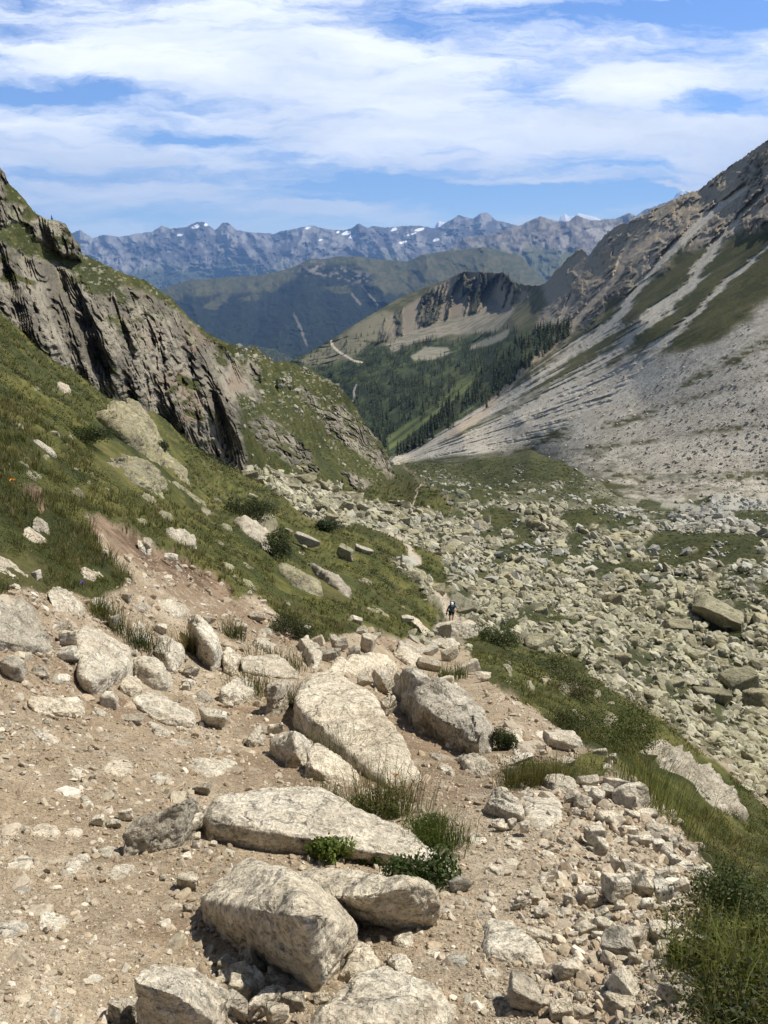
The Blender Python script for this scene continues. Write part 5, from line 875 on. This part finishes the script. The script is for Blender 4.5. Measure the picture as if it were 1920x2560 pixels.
# ------------------------------------------------------------------ plants
def blades(base, hgt, wid, lean, col, r, n_per):
    """grass: n_per curved blades per tuft, returned as arrays"""
    N = len(base); M = N * n_per; b = np.repeat(base, n_per, 0); h = np.repeat(hgt, n_per) * r.uniform(.45, 1.15, M); w_ = np.repeat(wid, n_per) * r.uniform(.7, 1.3, M)
    az = r.uniform(0, 6.283, M); ln = np.repeat(lean, n_per) * r.uniform(.15, 1.2, M); sp_ = np.repeat(hgt, n_per) * .28
    b = b + np.stack([np.cos(az) * sp_ * r.uniform(0, 1, M), np.sin(az) * sp_ * r.uniform(0, 1, M), -.03 * h], -1)
    d = np.stack([np.cos(az), np.sin(az), 0 * az], -1); fa = r.uniform(0, 6.283, M); s = np.stack([np.cos(fa), np.sin(fa), 0 * fa], -1) * (w_ * .5)[:, None]
    up = np.array([0, 0, 1.])
    m = b + up * (h * .55)[:, None] + d * (ln * h * .22)[:, None]; t = b + up * (h * (1 - .35 * ln))[:, None] + d * (ln * h * .75)[:, None]
    V_ = np.stack([b - s, b + s, m + s * .8, m - s * .8, t], 1).reshape(-1, 3); k = np.arange(M)[:, None] * 5
    Q = k + np.array([[0, 1, 2, 3]]); T = k + np.array([[3, 2, 4]])
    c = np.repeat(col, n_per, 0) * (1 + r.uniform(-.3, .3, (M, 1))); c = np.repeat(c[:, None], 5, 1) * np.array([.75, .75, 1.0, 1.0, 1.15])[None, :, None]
    return V_, Q, T, c.reshape(-1, 3)
def leaves(base, rad, hgt, lsz, col, r, n_per, dome=.75):
    N = len(base); M = N * n_per; b = np.repeat(base, n_per, 0); R_ = np.repeat(rad, n_per); h = np.repeat(hgt, n_per); L = np.repeat(lsz, n_per) * r.uniform(.6, 1.35, M)
    d = r.randn(M, 3); d[:, 2] = np.abs(d[:, 2]); d /= np.linalg.norm(d, axis=1, keepdims=True); q = r.uniform(.35, 1.0, M) ** dome
    lump = 1 + .30 * fbm(d * 2.3 + np.repeat(r.rand(N, 3) * 30, n_per, 0), 2)
    p = b + d * (q * lump)[:, None] * np.stack([R_, R_, h], -1)
    n = d * .7 + r.randn(M, 3) * .55; n /= np.linalg.norm(n, axis=1, keepdims=True)
    a = np.cross(n, r.randn(M, 3)); a /= np.linalg.norm(a, axis=1, keepdims=True); c_ = np.cross(n, a)
    a = a * L[:, None]; c_ = c_ * (L * .5)[:, None]
    V_ = np.stack([p - a * .5, p + c_ * .5, p + a * .5, p - c_ * .5], 1).reshape(-1, 3); Q = np.arange(M)[:, None] * 4 + np.array([[0, 1, 2, 3]])
    c = np.repeat(np.repeat(col, n_per, 0) * (1 + r.uniform(-.35, .35, (M, 1))) * (1 + r.uniform(-.1, .1, (M, 3))), 4, 0)
    return V_, Q, c
GREENS = np.array([C(.075,.08,.018), C(.115,.112,.03), C(.046,.055,.015), C(.165,.14,.05), C(.27,.215,.105)])
def pick(r, n, p): return GREENS[r.choice(len(GREENS), n, p=p)]
r = np.random.RandomState(41)
# turf of the near banks
n = 215000; u = r.uniform(-160, 2330, n); v = r.uniform(700, 2860, n); vm = gmap(G.veg, u, v); yy = gmap(G.Y, u, v)
k = (r.rand(n) < vm * .62) & (yy < 330) & (r.rand(n) < np.where(yy < 9, .5, 1.0)) & (v > np.interp(u, G.us, G.vt) + 30) & ~blocked(u, v, -3); u, v = u[k], v[k]; P = gp(u, v); ds = np.linalg.norm(P, axis=1)
zone = fbm(np.stack([u / 70, v / 45, 0 * u + 2], -1), 4); shrub = (zone + r.uniform(-.2, .2, len(u)) > -.04)
g = ~shrub; Pg, dg, zg = P[g], ds[g], zone[g]
hg = np.clip(r.uniform(.12, .30, len(Pg)) * (.8 + .5 * (dg > 12)), .1, .5); hg = np.maximum(hg * .8, dg * .0045) * np.where(dg < 4.5, .8, 1)
cg = pick(r, len(Pg), [.30, .27, .18, .16, .09]); dry = (zg < -.25)[:, None] & (r.rand(len(Pg), 1) < .35); cg = np.where(dry, C(.21,.17,.09), cg)
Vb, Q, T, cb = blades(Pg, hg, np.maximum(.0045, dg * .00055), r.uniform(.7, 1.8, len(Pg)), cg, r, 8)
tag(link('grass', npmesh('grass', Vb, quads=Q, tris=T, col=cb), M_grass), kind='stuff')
s = shrub; Ps, dsn, zs = P[s], ds[s], zone[s]
rs = np.clip(r.uniform(.10, .26, len(Ps)) * (.75 + dsn * .02), .07, .85); rs = np.maximum(rs * np.where(zs > .2, 1.45, 1.0), dsn * .0048)
cs = pick(r, len(Ps), [.36, .22, .32, .08, .02]); cs = np.where((zs > .25)[:, None] & (r.rand(len(Ps), 1) < .7), C(.034,.043,.013), cs)
sel = r.rand(len(Ps)) < .8
Vb, Q, cb = leaves(Ps[sel] - np.array([0, 0, .02]), rs[sel], rs[sel] * .75, np.maximum(.018, dsn[sel] * .0017), cs[sel], r, 30)
tag(link('undergrowth', npmesh('undergrowth', Vb, quads=Q, col=cb), M_leaf), kind='stuff')
# low cushions of dwarf shrub on the hillside and the valley meadow
n = 16000; u = r.uniform(-100, 1000, n); v = r.uniform(420, 1260, n); ci = np.clip(np.round((u - H.us[0]) / 1.7).astype(int), 0, H.nc - 1); vt_ = H.vt[ci]; vb_ = H.vb[ci]
ri = np.clip(np.round((v - vb_) / (vt_ - vb_) * (H.nr - 1)).astype(int), 0, H.nr - 1); kk = (H.rock[ri, ci] < .35) & (v > vt_ + 1) & (v < vb_ - 3) & (r.rand(n) < .55); Ph = H.pos(u[kk], v[kk])
n = 16000; u = r.uniform(950, 2000, n); v = r.uniform(1150, 1640, n); kk = r.rand(n) < gmap(G.turf, u, v) * .8; Pv = gp(u[kk], v[kk]); Pm = np.concatenate([Ph, Pv]); dm = np.linalg.norm(Pm, axis=1)
zz = fbm(Pm / 9.0, 3); rs = np.clip(r.uniform(.25, .6, len(Pm)), dm * .0022, 2.0)
cs = np.where((zz > .0)[:, None], C(.06,.066,.02), C(.11,.105,.032)) * r.uniform(.75, 1.25, (len(Pm), 1))
Vb, Q, cb = leaves(Pm, rs, rs * .6, np.maximum(.1, dm * .0012), cs, r, 16)
tag(link('undergrowth', npmesh('undergrowth', Vb, quads=Q, col=cb), M_leaf), kind='stuff')

# single plants one can point to
def plant(u, v, wpx, hpx, label, kind, cat, group=None, dyd=0.0, tone=None, dens=1.0):
    g0 = gp(u, v)[0]; d = np.linalg.norm(g0); wm = wpx / FPX * d; hm = hpx / FPX * d; rr = np.random.RandomState(int(u * 7 + v)); N = 0
    root = bpy.data.objects.new(kind, None); COL.objects.link(root); root.location = g0; tag(root, label, cat, group)
    if kind in ('shrub', 'leafy_plant'):
        nb = int(26 * dens) if kind == 'shrub' else int(14 * dens); off = np.stack([rr.uniform(-.36, .36, nb) * wm, rr.uniform(-.3, .3, nb) * wm, np.abs(rr.uniform(0, .55, nb)) * hm], -1)
        k = np.abs(off[:, 0]) / (wm * .5); off[:, 2] *= np.sqrt(np.maximum(1 - k ** 2, .05))
        cs = np.repeat(np.asarray(tone if tone is not None else C(.07,.085,.02))[None], nb, 0) * rr.uniform(.7, 1.35, (nb, 1))
        lsz = np.full(nb, max(.014, d * .0016 if kind == 'leafy_plant' else d * .0018) * (2.0 if kind == 'leafy_plant' else 1.3))
        Vb, Q, cb = leaves(off, np.full(nb, wm * .19), np.full(nb, hm * .42), lsz, cs, rr, 70 if kind == 'leafy_plant' else 130, .6)
        link('foliage', npmesh('foliage', Vb, quads=Q, col=cb), M_leaf, root)
        st = off[rr.choice(nb, min(nb, 9), False)]; Vs, Qs = [], []
        for q in st:
            w_ = .006 * max(1, d * .05); i0 = len(Vs) * 1
            for z_, p_ in ((0, np.array([q[0] * .3, q[1] * .3, -.02])), (1, q + np.array([0, 0, -hm * .05]))):
                for a in range(4): Vs.append(p_ + np.array([math.cos(a * 1.57), math.sin(a * 1.57), 0]) * w_ * (1 - .5 * z_))
            Qs += [(i0 + a, i0 + (a + 1) % 4, i0 + 4 + (a + 1) % 4, i0 + 4 + a) for a in range(4)]
        link('stem', npmesh('stem', Vs, quads=Qs), M_stem, root)
    else:
        nt = max(6, int(20 * dens)); off = np.stack([rr.normal(0, .24, nt) * wm, rr.normal(0, .18, nt) * wm, 0 * np.arange(nt)], -1)
        gz = gp(*proj(g0[None] + off))[:, 2] - g0[2]; off[:, 2] = np.clip(gz, -.4 * wm, .4 * wm) * .6
        cs = np.asarray(tone)[None] * rr.uniform(.7, 1.3, (nt, 1)) if tone is not None else pick(rr, nt, [.3, .35, .1, .2, .05])
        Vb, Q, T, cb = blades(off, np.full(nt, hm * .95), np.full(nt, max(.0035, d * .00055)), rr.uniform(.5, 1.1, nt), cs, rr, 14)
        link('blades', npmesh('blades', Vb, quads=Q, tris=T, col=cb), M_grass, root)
        ns = 10; sb = off[rr.choice(nt, min(ns, nt), False)]
        Vb, Q, T, cb = blades(sb, np.full(len(sb), hm * 1.45), np.full(len(sb), max(.0025, d * .0004)), np.full(len(sb), .35), np.repeat(C(.20,.15,.075)[None], len(sb), 0), rr, 2)
        link('seed_stalks', npmesh('seed_stalks', Vb, quads=Q, tris=T, col=cb), M_grass, root)
    return root
M_stem = plain('woody_stem', (.10, .075, .05))
plant(1556, 1885, 175, 165, 'big round green bush on the slope right of the trail', 'shrub', 'bush', tone=C(.075,.088,.02), dens=1.8)
plant(1450, 1850, 130, 80, 'low green shrub left of the big round bush', 'shrub', 'bush', tone=C(.07,.078,.022))
plant(1258, 1868, 60, 66, 'dark shrub growing at the right end of the undercut boulder', 'shrub', 'bush', tone=C(.05,.062,.018))
plant(1370, 1700, 200, 70, 'dark dwarf shrub mat on the slope above the round bush', 'shrub', 'bush', tone=C(.05,.06,.02))
plant(1450, 1745, 150, 80, 'brownish shrub mat behind the round bush', 'shrub', 'bush', tone=C(.075,.068,.026))
plant(1240, 1620, 120, 60, 'green shrub on the slope edge below the talus, next to the hiker', 'shrub', 'bush', tone=C(.055,.07,.02))
plant(828, 2150, 110, 85, 'leafy bright green plant in front of the long trail slab', 'leafy_plant', 'plant', tone=C(.10,.135,.025))
plant(930, 2150, 70, 45, 'small leafy plant at the slab foot beside the bright green one', 'leafy_plant', 'plant', tone=C(.085,.11,.03))
plant(1050, 2205, 190, 75, 'dark leafy plant cushion under the right end of the trail slab', 'leafy_plant', 'plant', tone=C(.06,.085,.025), dens=2.0)
plant(800, 2030, 150, 110, 'grass clump in front of the wedge-shaped white boulder', 'grass_tuft', 'grass', 'grass clumps by the trail')
plant(960, 2035, 160, 170, 'tallest grass clump with stalks behind the long trail slab', 'grass_tuft', 'grass', 'grass clumps by the trail', dens=1.6)
plant(940, 2045, 130, 70, 'leafy shrub under the tall grass behind the trail slab', 'shrub', 'bush', tone=C(.085,.10,.025), dens=.7)
plant(1085, 2115, 150, 110, 'dense green grass clump at the right end of the trail slab', 'grass_tuft', 'grass', 'grass clumps by the trail', tone=C(.075,.10,.02), dens=2.0)
plant(1065, 2100, 120, 50, 'small-leaved shrub in the dense grass right of the trail slab', 'shrub', 'bush', tone=C(.075,.105,.022), dens=.6)
plant(840, 1890, 150, 100, 'thin dry grass on the lower edge of the big tilted slab', 'grass_tuft', 'grass', 'grass clumps by the trail', tone=C(.11,.105,.04))
plant(640, 1735, 110, 80, 'grass tuft left of the square-cut block', 'grass_tuft', 'grass', 'grass clumps by the trail', tone=C(.10,.10,.03))
plant(738, 1765, 30, 75, 'narrow grass tuft between the square block and the tilted slab', 'grass_tuft', 'grass', 'grass clumps by the trail', tone=C(.10,.10,.035), dens=.5)
plant(690, 1660, 120, 70, 'dry grass on the rocks above the square-cut block', 'grass_tuft', 'grass', 'grass clumps by the trail', tone=C(.13,.115,.045))
plant(480, 1630, 50, 70, 'dry yellowish tuft hanging beside the leaning slab', 'grass_tuft', 'grass', 'grass clumps by the trail', tone=C(.17,.14,.06))
plant(335, 1610, 130, 75, 'dark green clump beside the large two-step block', 'grass_tuft', 'grass', 'grass clumps by the trail', tone=C(.055,.068,.018), dens=1.8)
plant(250, 1540, 100, 70, 'yellow-green tuft under the rounded white boulder on the bank', 'grass_tuft', 'grass', 'grass clumps by the trail', tone=C(.12,.12,.035), dens=1.4)
plant(580, 1590, 60, 60, 'small tuft on the gully dirt', 'grass_tuft', 'grass', 'grass clumps by the trail', tone=C(.08,.09,.025), dens=.7)
plant(1120, 1700, 90, 50, 'fresh green tuft between the undercut boulder and the trail rim', 'grass_tuft', 'grass', 'grass clumps by the trail', tone=C(.075,.10,.02), dens=1.2)
plant(1310, 1965, 130, 80, 'brown and green tussock in front of the trail bend', 'grass_tuft', 'grass', 'grass clumps by the trail', tone=C(.10,.085,.03), dens=1.6)
plant(1400, 1945, 110, 70, 'pale straw-coloured tuft beside the brown tussock', 'grass_tuft', 'grass', 'grass clumps by the trail', tone=C(.19,.165,.07), dens=1.2)
plant(1640, 2035, 190, 150, 'big pale green tussock at the outer edge of the stone edging', 'grass_tuft', 'grass', 'grass clumps by the trail', tone=C(.15,.155,.05), dens=2.2)
plant(1850, 2500, 230, 185, 'tall pale grass in the bottom right corner', 'grass_tuft', 'grass', 'grass clumps by the trail', tone=C(.17,.175,.05), dens=2.4)
plant(1820, 2290, 170, 150, 'dark leafy shrub at the right edge beside the white rubble', 'shrub', 'bush', tone=C(.07,.09,.024), dens=1.6)
plant(1860, 2440, 170, 130, 'yellowish leafy shrub in the bottom right corner grass', 'shrub', 'bush', tone=C(.135,.135,.034), dens=1.3)
plant(1730, 2440, 90, 60, 'small shrub growing out of the rubble near the bottom right', 'shrub', 'bush', tone=C(.085,.09,.026), dens=.6)
plant(215, 1105, 150, 40, 'dark juniper mat below the giant cracked boulder', 'shrub', 'bush', tone=C(.045,.058,.016), dens=1.6)
plant(385, 1120, 80, 34, 'dark shrub between the two big lichen boulders', 'shrub', 'bush', tone=C(.035,.048,.014))
plant(620, 1290, 140, 60, 'juniper mat on top of the yellow lichen boulder', 'shrub', 'bush', tone=C(.05,.06,.02), dens=1.4)
plant(690, 1400, 80, 90, 'dark green shrub below the yellow lichen boulder', 'shrub', 'bush', tone=C(.042,.056,.017))
plant(820, 1345, 70, 40, 'dark bush on the turf below the cliff talus', 'shrub', 'bush', tone=C(.04,.055,.017))
plant(730, 1590, 120, 70, 'dark heather hanging over the rocks above the step', 'shrub', 'bush', tone=C(.05,.055,.02), dens=1.4)
def flower(u, v, hpx, label, c):
    g0 = gp(u, v)[0]; d = np.linalg.norm(g0); h = hpx / FPX * d; root = bpy.data.objects.new('flower', None); COL.objects.link(root); root.location = g0; tag(root, label, 'flower')
    Vs = []; Qs = []
    for z_ in (0, 1):
        for a in range(4): Vs.append((math.cos(a * 1.57) * .003 * d * .2, math.sin(a * 1.57) * .003 * d * .2, z_ * h))
    Qs = [(a, (a + 1) % 4, 4 + (a + 1) % 4, 4 + a) for a in range(4)]; link('stem', npmesh('stem', Vs, quads=Qs), M_stem, root)
    Vp = [(0, 0, h)]; Tp = []; R_ = .0042 * d
    for a in range(12):
        rr_ = R_ * (1 if a % 2 == 0 else .45); Vp.append((math.cos(a * .5236) * rr_, math.sin(a * .5236) * rr_ * .8, h + .35 * R_ * math.sin(a * 2.1) + R_ * .3)); Tp.append((0, a + 1, (a + 1) % 12 + 1))
    link('petals', npmesh('petals', Vp, tris=Tp), plain('petals', c, .7), root)
flower(34, 1225, 24, 'orange flower above the small red soil scar at the left edge', (.75, .25, .02))
flower(988, 1990, 60, 'orange seed head on a stalk in the tall grass behind the trail slab', (.45, .16, .03))
flower(208, 1470, 18, 'violet flower by the white half-buried rock on the left bank', (.10, .05, .32))

# ------------------------------------------------------------------ conifers
M_fir = vcol_leaf('conifer_needles', .15, .7)
def conifer(seed, tiers=11, fans=9, full=True):
    r = np.random.RandomState(seed); Vs, Ts, Cs = [], [], []
    def add(p, q, s, c):
        i = len(Vs); Vs.extend([p, q, s]); Ts.append((i, i + 1, i + 2)); Cs.extend([c, c, c])
    for a in range(5):
        t0, t1 = a * 1.2566, (a + 1) * 1.2566; add((.025 * math.cos(t0), .025 * math.sin(t0), -.05), (.025 * math.cos(t1), .025 * math.sin(t1), -.05), (0, 0, .9), (.06, .045, .03))
    for k in range(tiers):
        z = .10 + .88 * k / tiers; R_ = .21 * (1 - z) ** .8 * r.uniform(.75, 1.2) + .012
        for a in range(fans):
            t = a * 6.283 / fans + r.uniform(-.4, .4) + k; q = R_ * r.uniform(.6, 1.25); w_ = .55
            c = np.array([.036, .050, .023]) * r.uniform(.6, 1.6)
            add((0, 0, z + .10 * (1 - z) + .02), (q * math.cos(t - w_ * .6), q * math.sin(t - w_ * .6), z - .05 * r.rand()), (q * math.cos(t + w_ * .6), q * math.sin(t + w_ * .6), z - .05 * r.rand()), c)
    return np.array(Vs), np.array(Ts), np.array(Cs)
TM = []
for k in range(6):
    a, b, c = conifer(60 + k); me = npmesh('conifer', a, tris=b, col=c, smooth=False); me.materials.append(M_fir); TM.append(me)
r = np.random.RandomState(71)
for i, (u, v, hh, lb) in enumerate([(651,958,27,'small dark conifer on the hillside turf, left of a pair'), (694,975,32,'small dark conifer on the hillside turf, right of a pair'), (856,1215,24,'small conifer beside the rocky outcrop at the hillside foot'), (130,548,12,'tiny conifer on the skyline ledge of the left cliff')]):
    p = H.pos(np.array([u]), np.array([v]))[0]; h_ = hh / FPX * np.linalg.norm(p); o = bpy.data.objects.new('conifer', TM[i % 6]); COL.objects.link(o); o.location = p; o.scale = (h_ * 1.3, h_ * 1.3, h_); tag(o, lb, 'tree')
n = 90000; u = r.uniform(700, 1460, n); v = r.uniform(660, 1185, n)
ci = np.clip(np.round((u - Mt.us[0]) / 2.0).astype(int), 0, Mt.nc - 1); vt_ = Mt.vt[ci]; vb_ = Mt.vb[ci]; ri = np.clip(np.round((v - vb_) / (vt_ - vb_) * (Mt.nr - 1)).astype(int), 0, Mt.nr - 1)
dn_ = sm(fbm(np.stack([u / 26, v / 18, 0 * u], -1), 4), -.28, .25)
kk = (v > vt_ + 1) & (v < vb_ - 2) & (r.rand(n) < Mt.trees[ri, ci] * (.02 + .22 * dn_)); u, v = u[kk], v[kk]; P = Mt.pos(u, v); d = np.linalg.norm(P, axis=1)
hgt = r.uniform(4.0, 11.5, len(u)) * np.interp(d, [500, 900, 2000], [.8, 1.0, 1.15])
spur_row = [(1053 + 69 * t + r.uniform(-6, 6), 1108 - 92 * t + r.uniform(-5, 12)) for t in np.linspace(0, 1, 34)] + [(1000 + 60 * t + r.uniform(-6, 6), 1140 - 34 * t + r.uniform(-6, 6)) for t in np.linspace(0, 1, 16)]
su, sv = np.array(spur_row).T; Psr = Mt.pos(su, sv); u = np.concatenate([u, su]); v = np.concatenate([v, sv]); P = np.concatenate([P, Psr]); d = np.linalg.norm(P, axis=1); hgt = np.concatenate([hgt, r.uniform(8, 13, len(su))])
# only trees not behind the near hillside can be seen
hid = (v > np.interp(u, [q[0] for q in sk_h], [q[1] for q in sk_h]) + 3) & (u < 1003)
pxh = hgt / d * FPX * np.where(hid, 0, 1); od = np.argsort(-pxh); NI = 240; rest = od[NI:]
for k in od[:NI]:
    o = bpy.data.objects.new('conifer', TM[k % 6]); COL.objects.link(o); o.location = P[k]; o.rotation_euler = (0, 0, r.uniform(0, 6.28)); o.scale = (hgt[k] * 1.05, hgt[k] * 1.05, hgt[k])
    tag(o, 'dark conifer on the steep wooded slope at the foot of the scree' if u[k] > 1040 else 'dark conifer low on the wooded valley slope', 'tree', 'conifers on the slope by the scree' if u[k] > 1040 else 'conifers low on the wooded slope')
rest = rest[(pxh[rest] > 0)][:9000]; lib = [conifer(160 + k, 4, 6) for k in range(5)]; nvv = len(lib[0][0]); ids = r.randint(0, 5, len(rest))
L = np.stack([q[0] for q in lib])[ids] * np.stack([hgt[rest] * 1.15, hgt[rest] * 1.15, hgt[rest]], -1)[:, None] + P[rest][:, None]
Tt = (lib[0][1][None] + (np.arange(len(rest)) * nvv)[:, None, None]).reshape(-1, 3); Cc = np.stack([q[2] for q in lib])[ids] * r.uniform(.7, 1.3, (len(rest), 1, 1))
tag(link('forest', npmesh('forest', L.reshape(-1, 3), tris=Tt, col=Cc.reshape(-1, 3), smooth=False), M_fir), kind='stuff')

# ------------------------------------------------------------------ the hiker coming up the trail
def skin(name, nodes, edges, mat, parent, sub=2, root=0):
    bm = bmesh.new(); lay = bm.verts.layers.skin.verify(); vs = []
    for (p, rad) in nodes:
        v_ = bm.verts.new(p); v_[lay].radius = (rad, rad) if not isinstance(rad, tuple) else rad; vs.append(v_)
    vs[root][lay].use_root = True
    for a, b in edges: bm.edges.new((vs[a], vs[b]))
    me = bpy.data.meshes.new(name); bm.to_mesh(me); bm.free(); me.materials.append(mat)
    o = link(name, me, None, parent); o.modifiers.new('skin', 'SKIN').use_smooth_shade = True
    s_ = o.modifiers.new('sub', 'SUBSURF'); s_.levels = sub; s_.render_levels = sub; return o
hp = gp(1128, 1560)[0]; hs = 1.0
M_skin = plain('skin', (.50, .30, .21), .6, 40, .1); M_shirt = plain('teal_shirt', (.02, .12, .19), .85, 20, .25); M_short = plain('dark_shorts', (.016, .017, .02), .85)
M_cap = plain('white_cap', (.80, .80, .78), .8, 20, .06); M_pack = plain('backpack_cloth', (.03, .034, .04), .8, 25, .3); M_packg = plain('backpack_lid', (.20, .20, .19), .8); M_pole = plain('pole', (.04, .04, .045), .4); M_boot = plain('boot', (.07, .055, .04), .8); M_hair = plain('hair', (.12, .09, .06), .8)
N_ = [((0, .02, .92), .15), ((0, -.10, 1.12), .145), ((0, -.23, 1.33), .155), ((-.01, -.32, 1.47), .06), ((-.02, -.38, 1.55), .085), ((-.02, -.40, 1.66), .095),
      ((-.19, -.26, 1.37), .07), ((-.33, -.42, 1.17), .048), ((-.40, -.60, 1.00), .034), ((-.41, -.66, .97), .038),
      ((.19, -.22, 1.38), .07), ((.37, -.16, 1.16), .048), ((.25, -.36, 1.03), .034), ((.20, -.41, 1.02), .038),
      ((-.10, -.02, .86), .10), ((-.13, -.26, .52), .062), ((-.12, -.16, .10), .042), ((-.12, -.30, .04), .04),
      ((.10, .04, .86), .10), ((.12, .06, .48), .062), ((.12, .24, .10), .042), ((.12, .10, .04), .04), ((-.02, -.495, 1.60), .018)]
E_ = [(0,1),(1,2),(2,3),(3,4),(4,5),(2,6),(6,7),(7,8),(8,9),(2,10),(10,11),(11,12),(12,13),(0,14),(14,15),(15,16),(16,17),(0,18),(18,19),(19,20),(20,21),(4,22)]
for base_i, sg, dirv in ((9, 1, np.array([-.05, -.6, -.75])), (13, -1, np.array([-.8, -.45, -.2]))):
    p0 = np.array(N_[base_i][0])
    for f_, (off, ln) in enumerate([(-.030, .055), (-.010, .066), (.010, .072), (.030, .064)]):
        a_ = len(N_); side = np.array([1., 0, .2]) if base_i == 9 else np.array([0, .4, .9]); q0 = p0 + side * off + dirv * .03; q1 = q0 + dirv * ln; N_ += [(tuple(q0), .010), (tuple(q1 + np.array([0, .012, -.02])), .008)]; E_ += [(base_i, a_), (a_, a_ + 1)]
    a_ = len(N_); q0 = p0 + (np.array([sg * .04, -.02, .01])); N_ += [(tuple(q0), .011), (tuple(q0 + dirv * .04), .009)]; E_ += [(base_i, a_), (a_, a_ + 1)]
person = skin('person', N_, E_, M_skin, None); person.location = hp; person.scale = (hs,) * 3
tag(person, 'hiker in teal shirt and white cap climbing the trail, leaning on a pole', 'person')
skin('shirt', [((0, .02, .90), .165), ((0, -.10, 1.12), .163), ((0, -.23, 1.33), .172), ((0, -.29, 1.43), .075), ((-.20, -.27, 1.37), .088), ((-.28, -.37, 1.24), .066), ((.20, -.22, 1.38), .088), ((.30, -.18, 1.25), .066)], [(0,1),(1,2),(2,3),(2,4),(4,5),(2,6),(6,7)], M_shirt, person)
skin('shorts', [((0, .03, .93), .155), ((-.10, -.03, .84), .125), ((-.125, -.20, .60), .092), ((.10, .04, .84), .125), ((.12, .06, .57), .092)], [(0,1),(1,2),(0,3),(3,4)], M_short, person)
skin('arm_tube', [((-.26, -.34, 1.27), .064), ((-.33, -.42, 1.17), .058), ((-.39, -.57, 1.03), .042)], [(0,1),(1,2)], M_short, person)  # dark tube round the right arm only, down to the wrist
for sx, foot in ((-1, (-.12, -.16)), (1, (.12, .24))):
    skin('boot', [((foot[0], foot[1], .14), .06), ((foot[0], foot[1] - .01, .06), .062), ((foot[0], foot[1] - .16, .045), .048)], [(0,1),(1,2)], M_boot, person)
X, Fc = ico(3); cap = X * np.array([.108, .118, .085]); cap = cap[:, :]; cap[:, 2] = np.maximum(cap[:, 2], -.012); capo = link('cap', npmesh('cap', np.concatenate([cap + np.array([-.02, -.405, 1.665]), (X * np.array([.085, .07, .010])) + np.array([-.02, -.515, 1.655])]), tris=np.concatenate([Fc, Fc + len(X)])), M_cap, person)
hr = X * np.array([.10, .10, .085]); hr[:, 1] = np.maximum(hr[:, 1], -.03); link('hair', npmesh('hair', hr + np.array([-.02, -.375, 1.61]), tris=Fc), M_hair, person)
for sx in (-.038, .038):
    link('eye', npmesh('eye', ico(2)[0] * .012 + np.array([-.02 + sx, -.487, 1.625]), tris=ico(2)[1]), M_short, person)
link('mouth', npmesh('mouth', ico(2)[0] * np.array([.026, .008, .006]) + np.array([-.02, -.472, 1.555]), tris=ico(2)[1]), plain('lips', (.35, .14, .11)), person)
pk = bpy.data.objects.new('backpack', None); COL.objects.link(pk); pk.location = hp; tag(pk, 'dark backpack with a grey top on the back of the hiker', 'backpack')
X4, F4 = ico(4); sg_ = np.sign(X4) * np.abs(X4) ** .55
link('pack_body', npmesh('pack_body', sg_ * np.array([.19, .14, .27]) + np.array([.06, .08, 1.30]), tris=F4), M_pack, pk)
link('pack_lid', npmesh('pack_lid', sg_ * np.array([.18, .14, .075]) + np.array([.06, .02, 1.62]), tris=F4), M_packg, pk)
for sx in (-.13, .15):
    skin('strap', [((sx, .0, 1.48), .026), ((sx, -.27, 1.53), .026), ((sx * 1.05, -.40, 1.36), .024), ((sx * 1.2, -.20, 1.10), .02)], [(0,1),(1,2),(2,3)], M_pack, pk, 1)
pl = bpy.data.objects.new('trekking_pole', None); COL.objects.link(pl); pl.location = hp; tag(pl, 'trekking pole in the right hand of the hiker', 'trekking pole')
skin('shaft', [((-.415, -.69, .98), .010), ((-.44, -.74, .30), .008)], [(0,1)], M_pole, pl, 1); skin('grip', [((-.41, -.68, 1.06), .02), ((-.413, -.687, .93), .018)], [(0,1)], M_pole, pl, 1); skin('basket', [((-.437, -.735, .36), .03), ((-.438, -.736, .345), .03)], [(0,1)], M_pole, pl, 1)
# ------------------------------------------------------------------ haze: one even body of air round everything
hz = NT(bpy.data.materials.new('haze_air').node_tree) if False else None
mh = bpy.data.materials.new('haze_air'); mh.use_nodes = True; hz = NT(mh.node_tree)
vp = hz.n('ShaderNodeVolumePrincipled'); vp.inputs['Color'].default_value = (.27, .51, 1.0, 1); vp.inputs['Density'].default_value = 3.5e-5; vp.inputs['Anisotropy'].default_value = 0.0
ho = hz.n('ShaderNodeOutputMaterial'); hz.l(vp.outputs[0], ho.inputs['Volume'])
bx0, bx1 = np.array([-32000., -60., -2600.]), np.array([32000., 33000., 3400.])
HV = [[(bx0, bx1)[(k >> a) & 1][a] for a in range(3)] for k in range(8)]
HQ = [(0,2,3,1),(4,5,7,6),(0,1,5,4),(2,6,7,3),(0,4,6,2),(1,3,7,5)]
tag(link('haze', npmesh('haze', HV, quads=HQ, smooth=False), mh), kind='stuff')
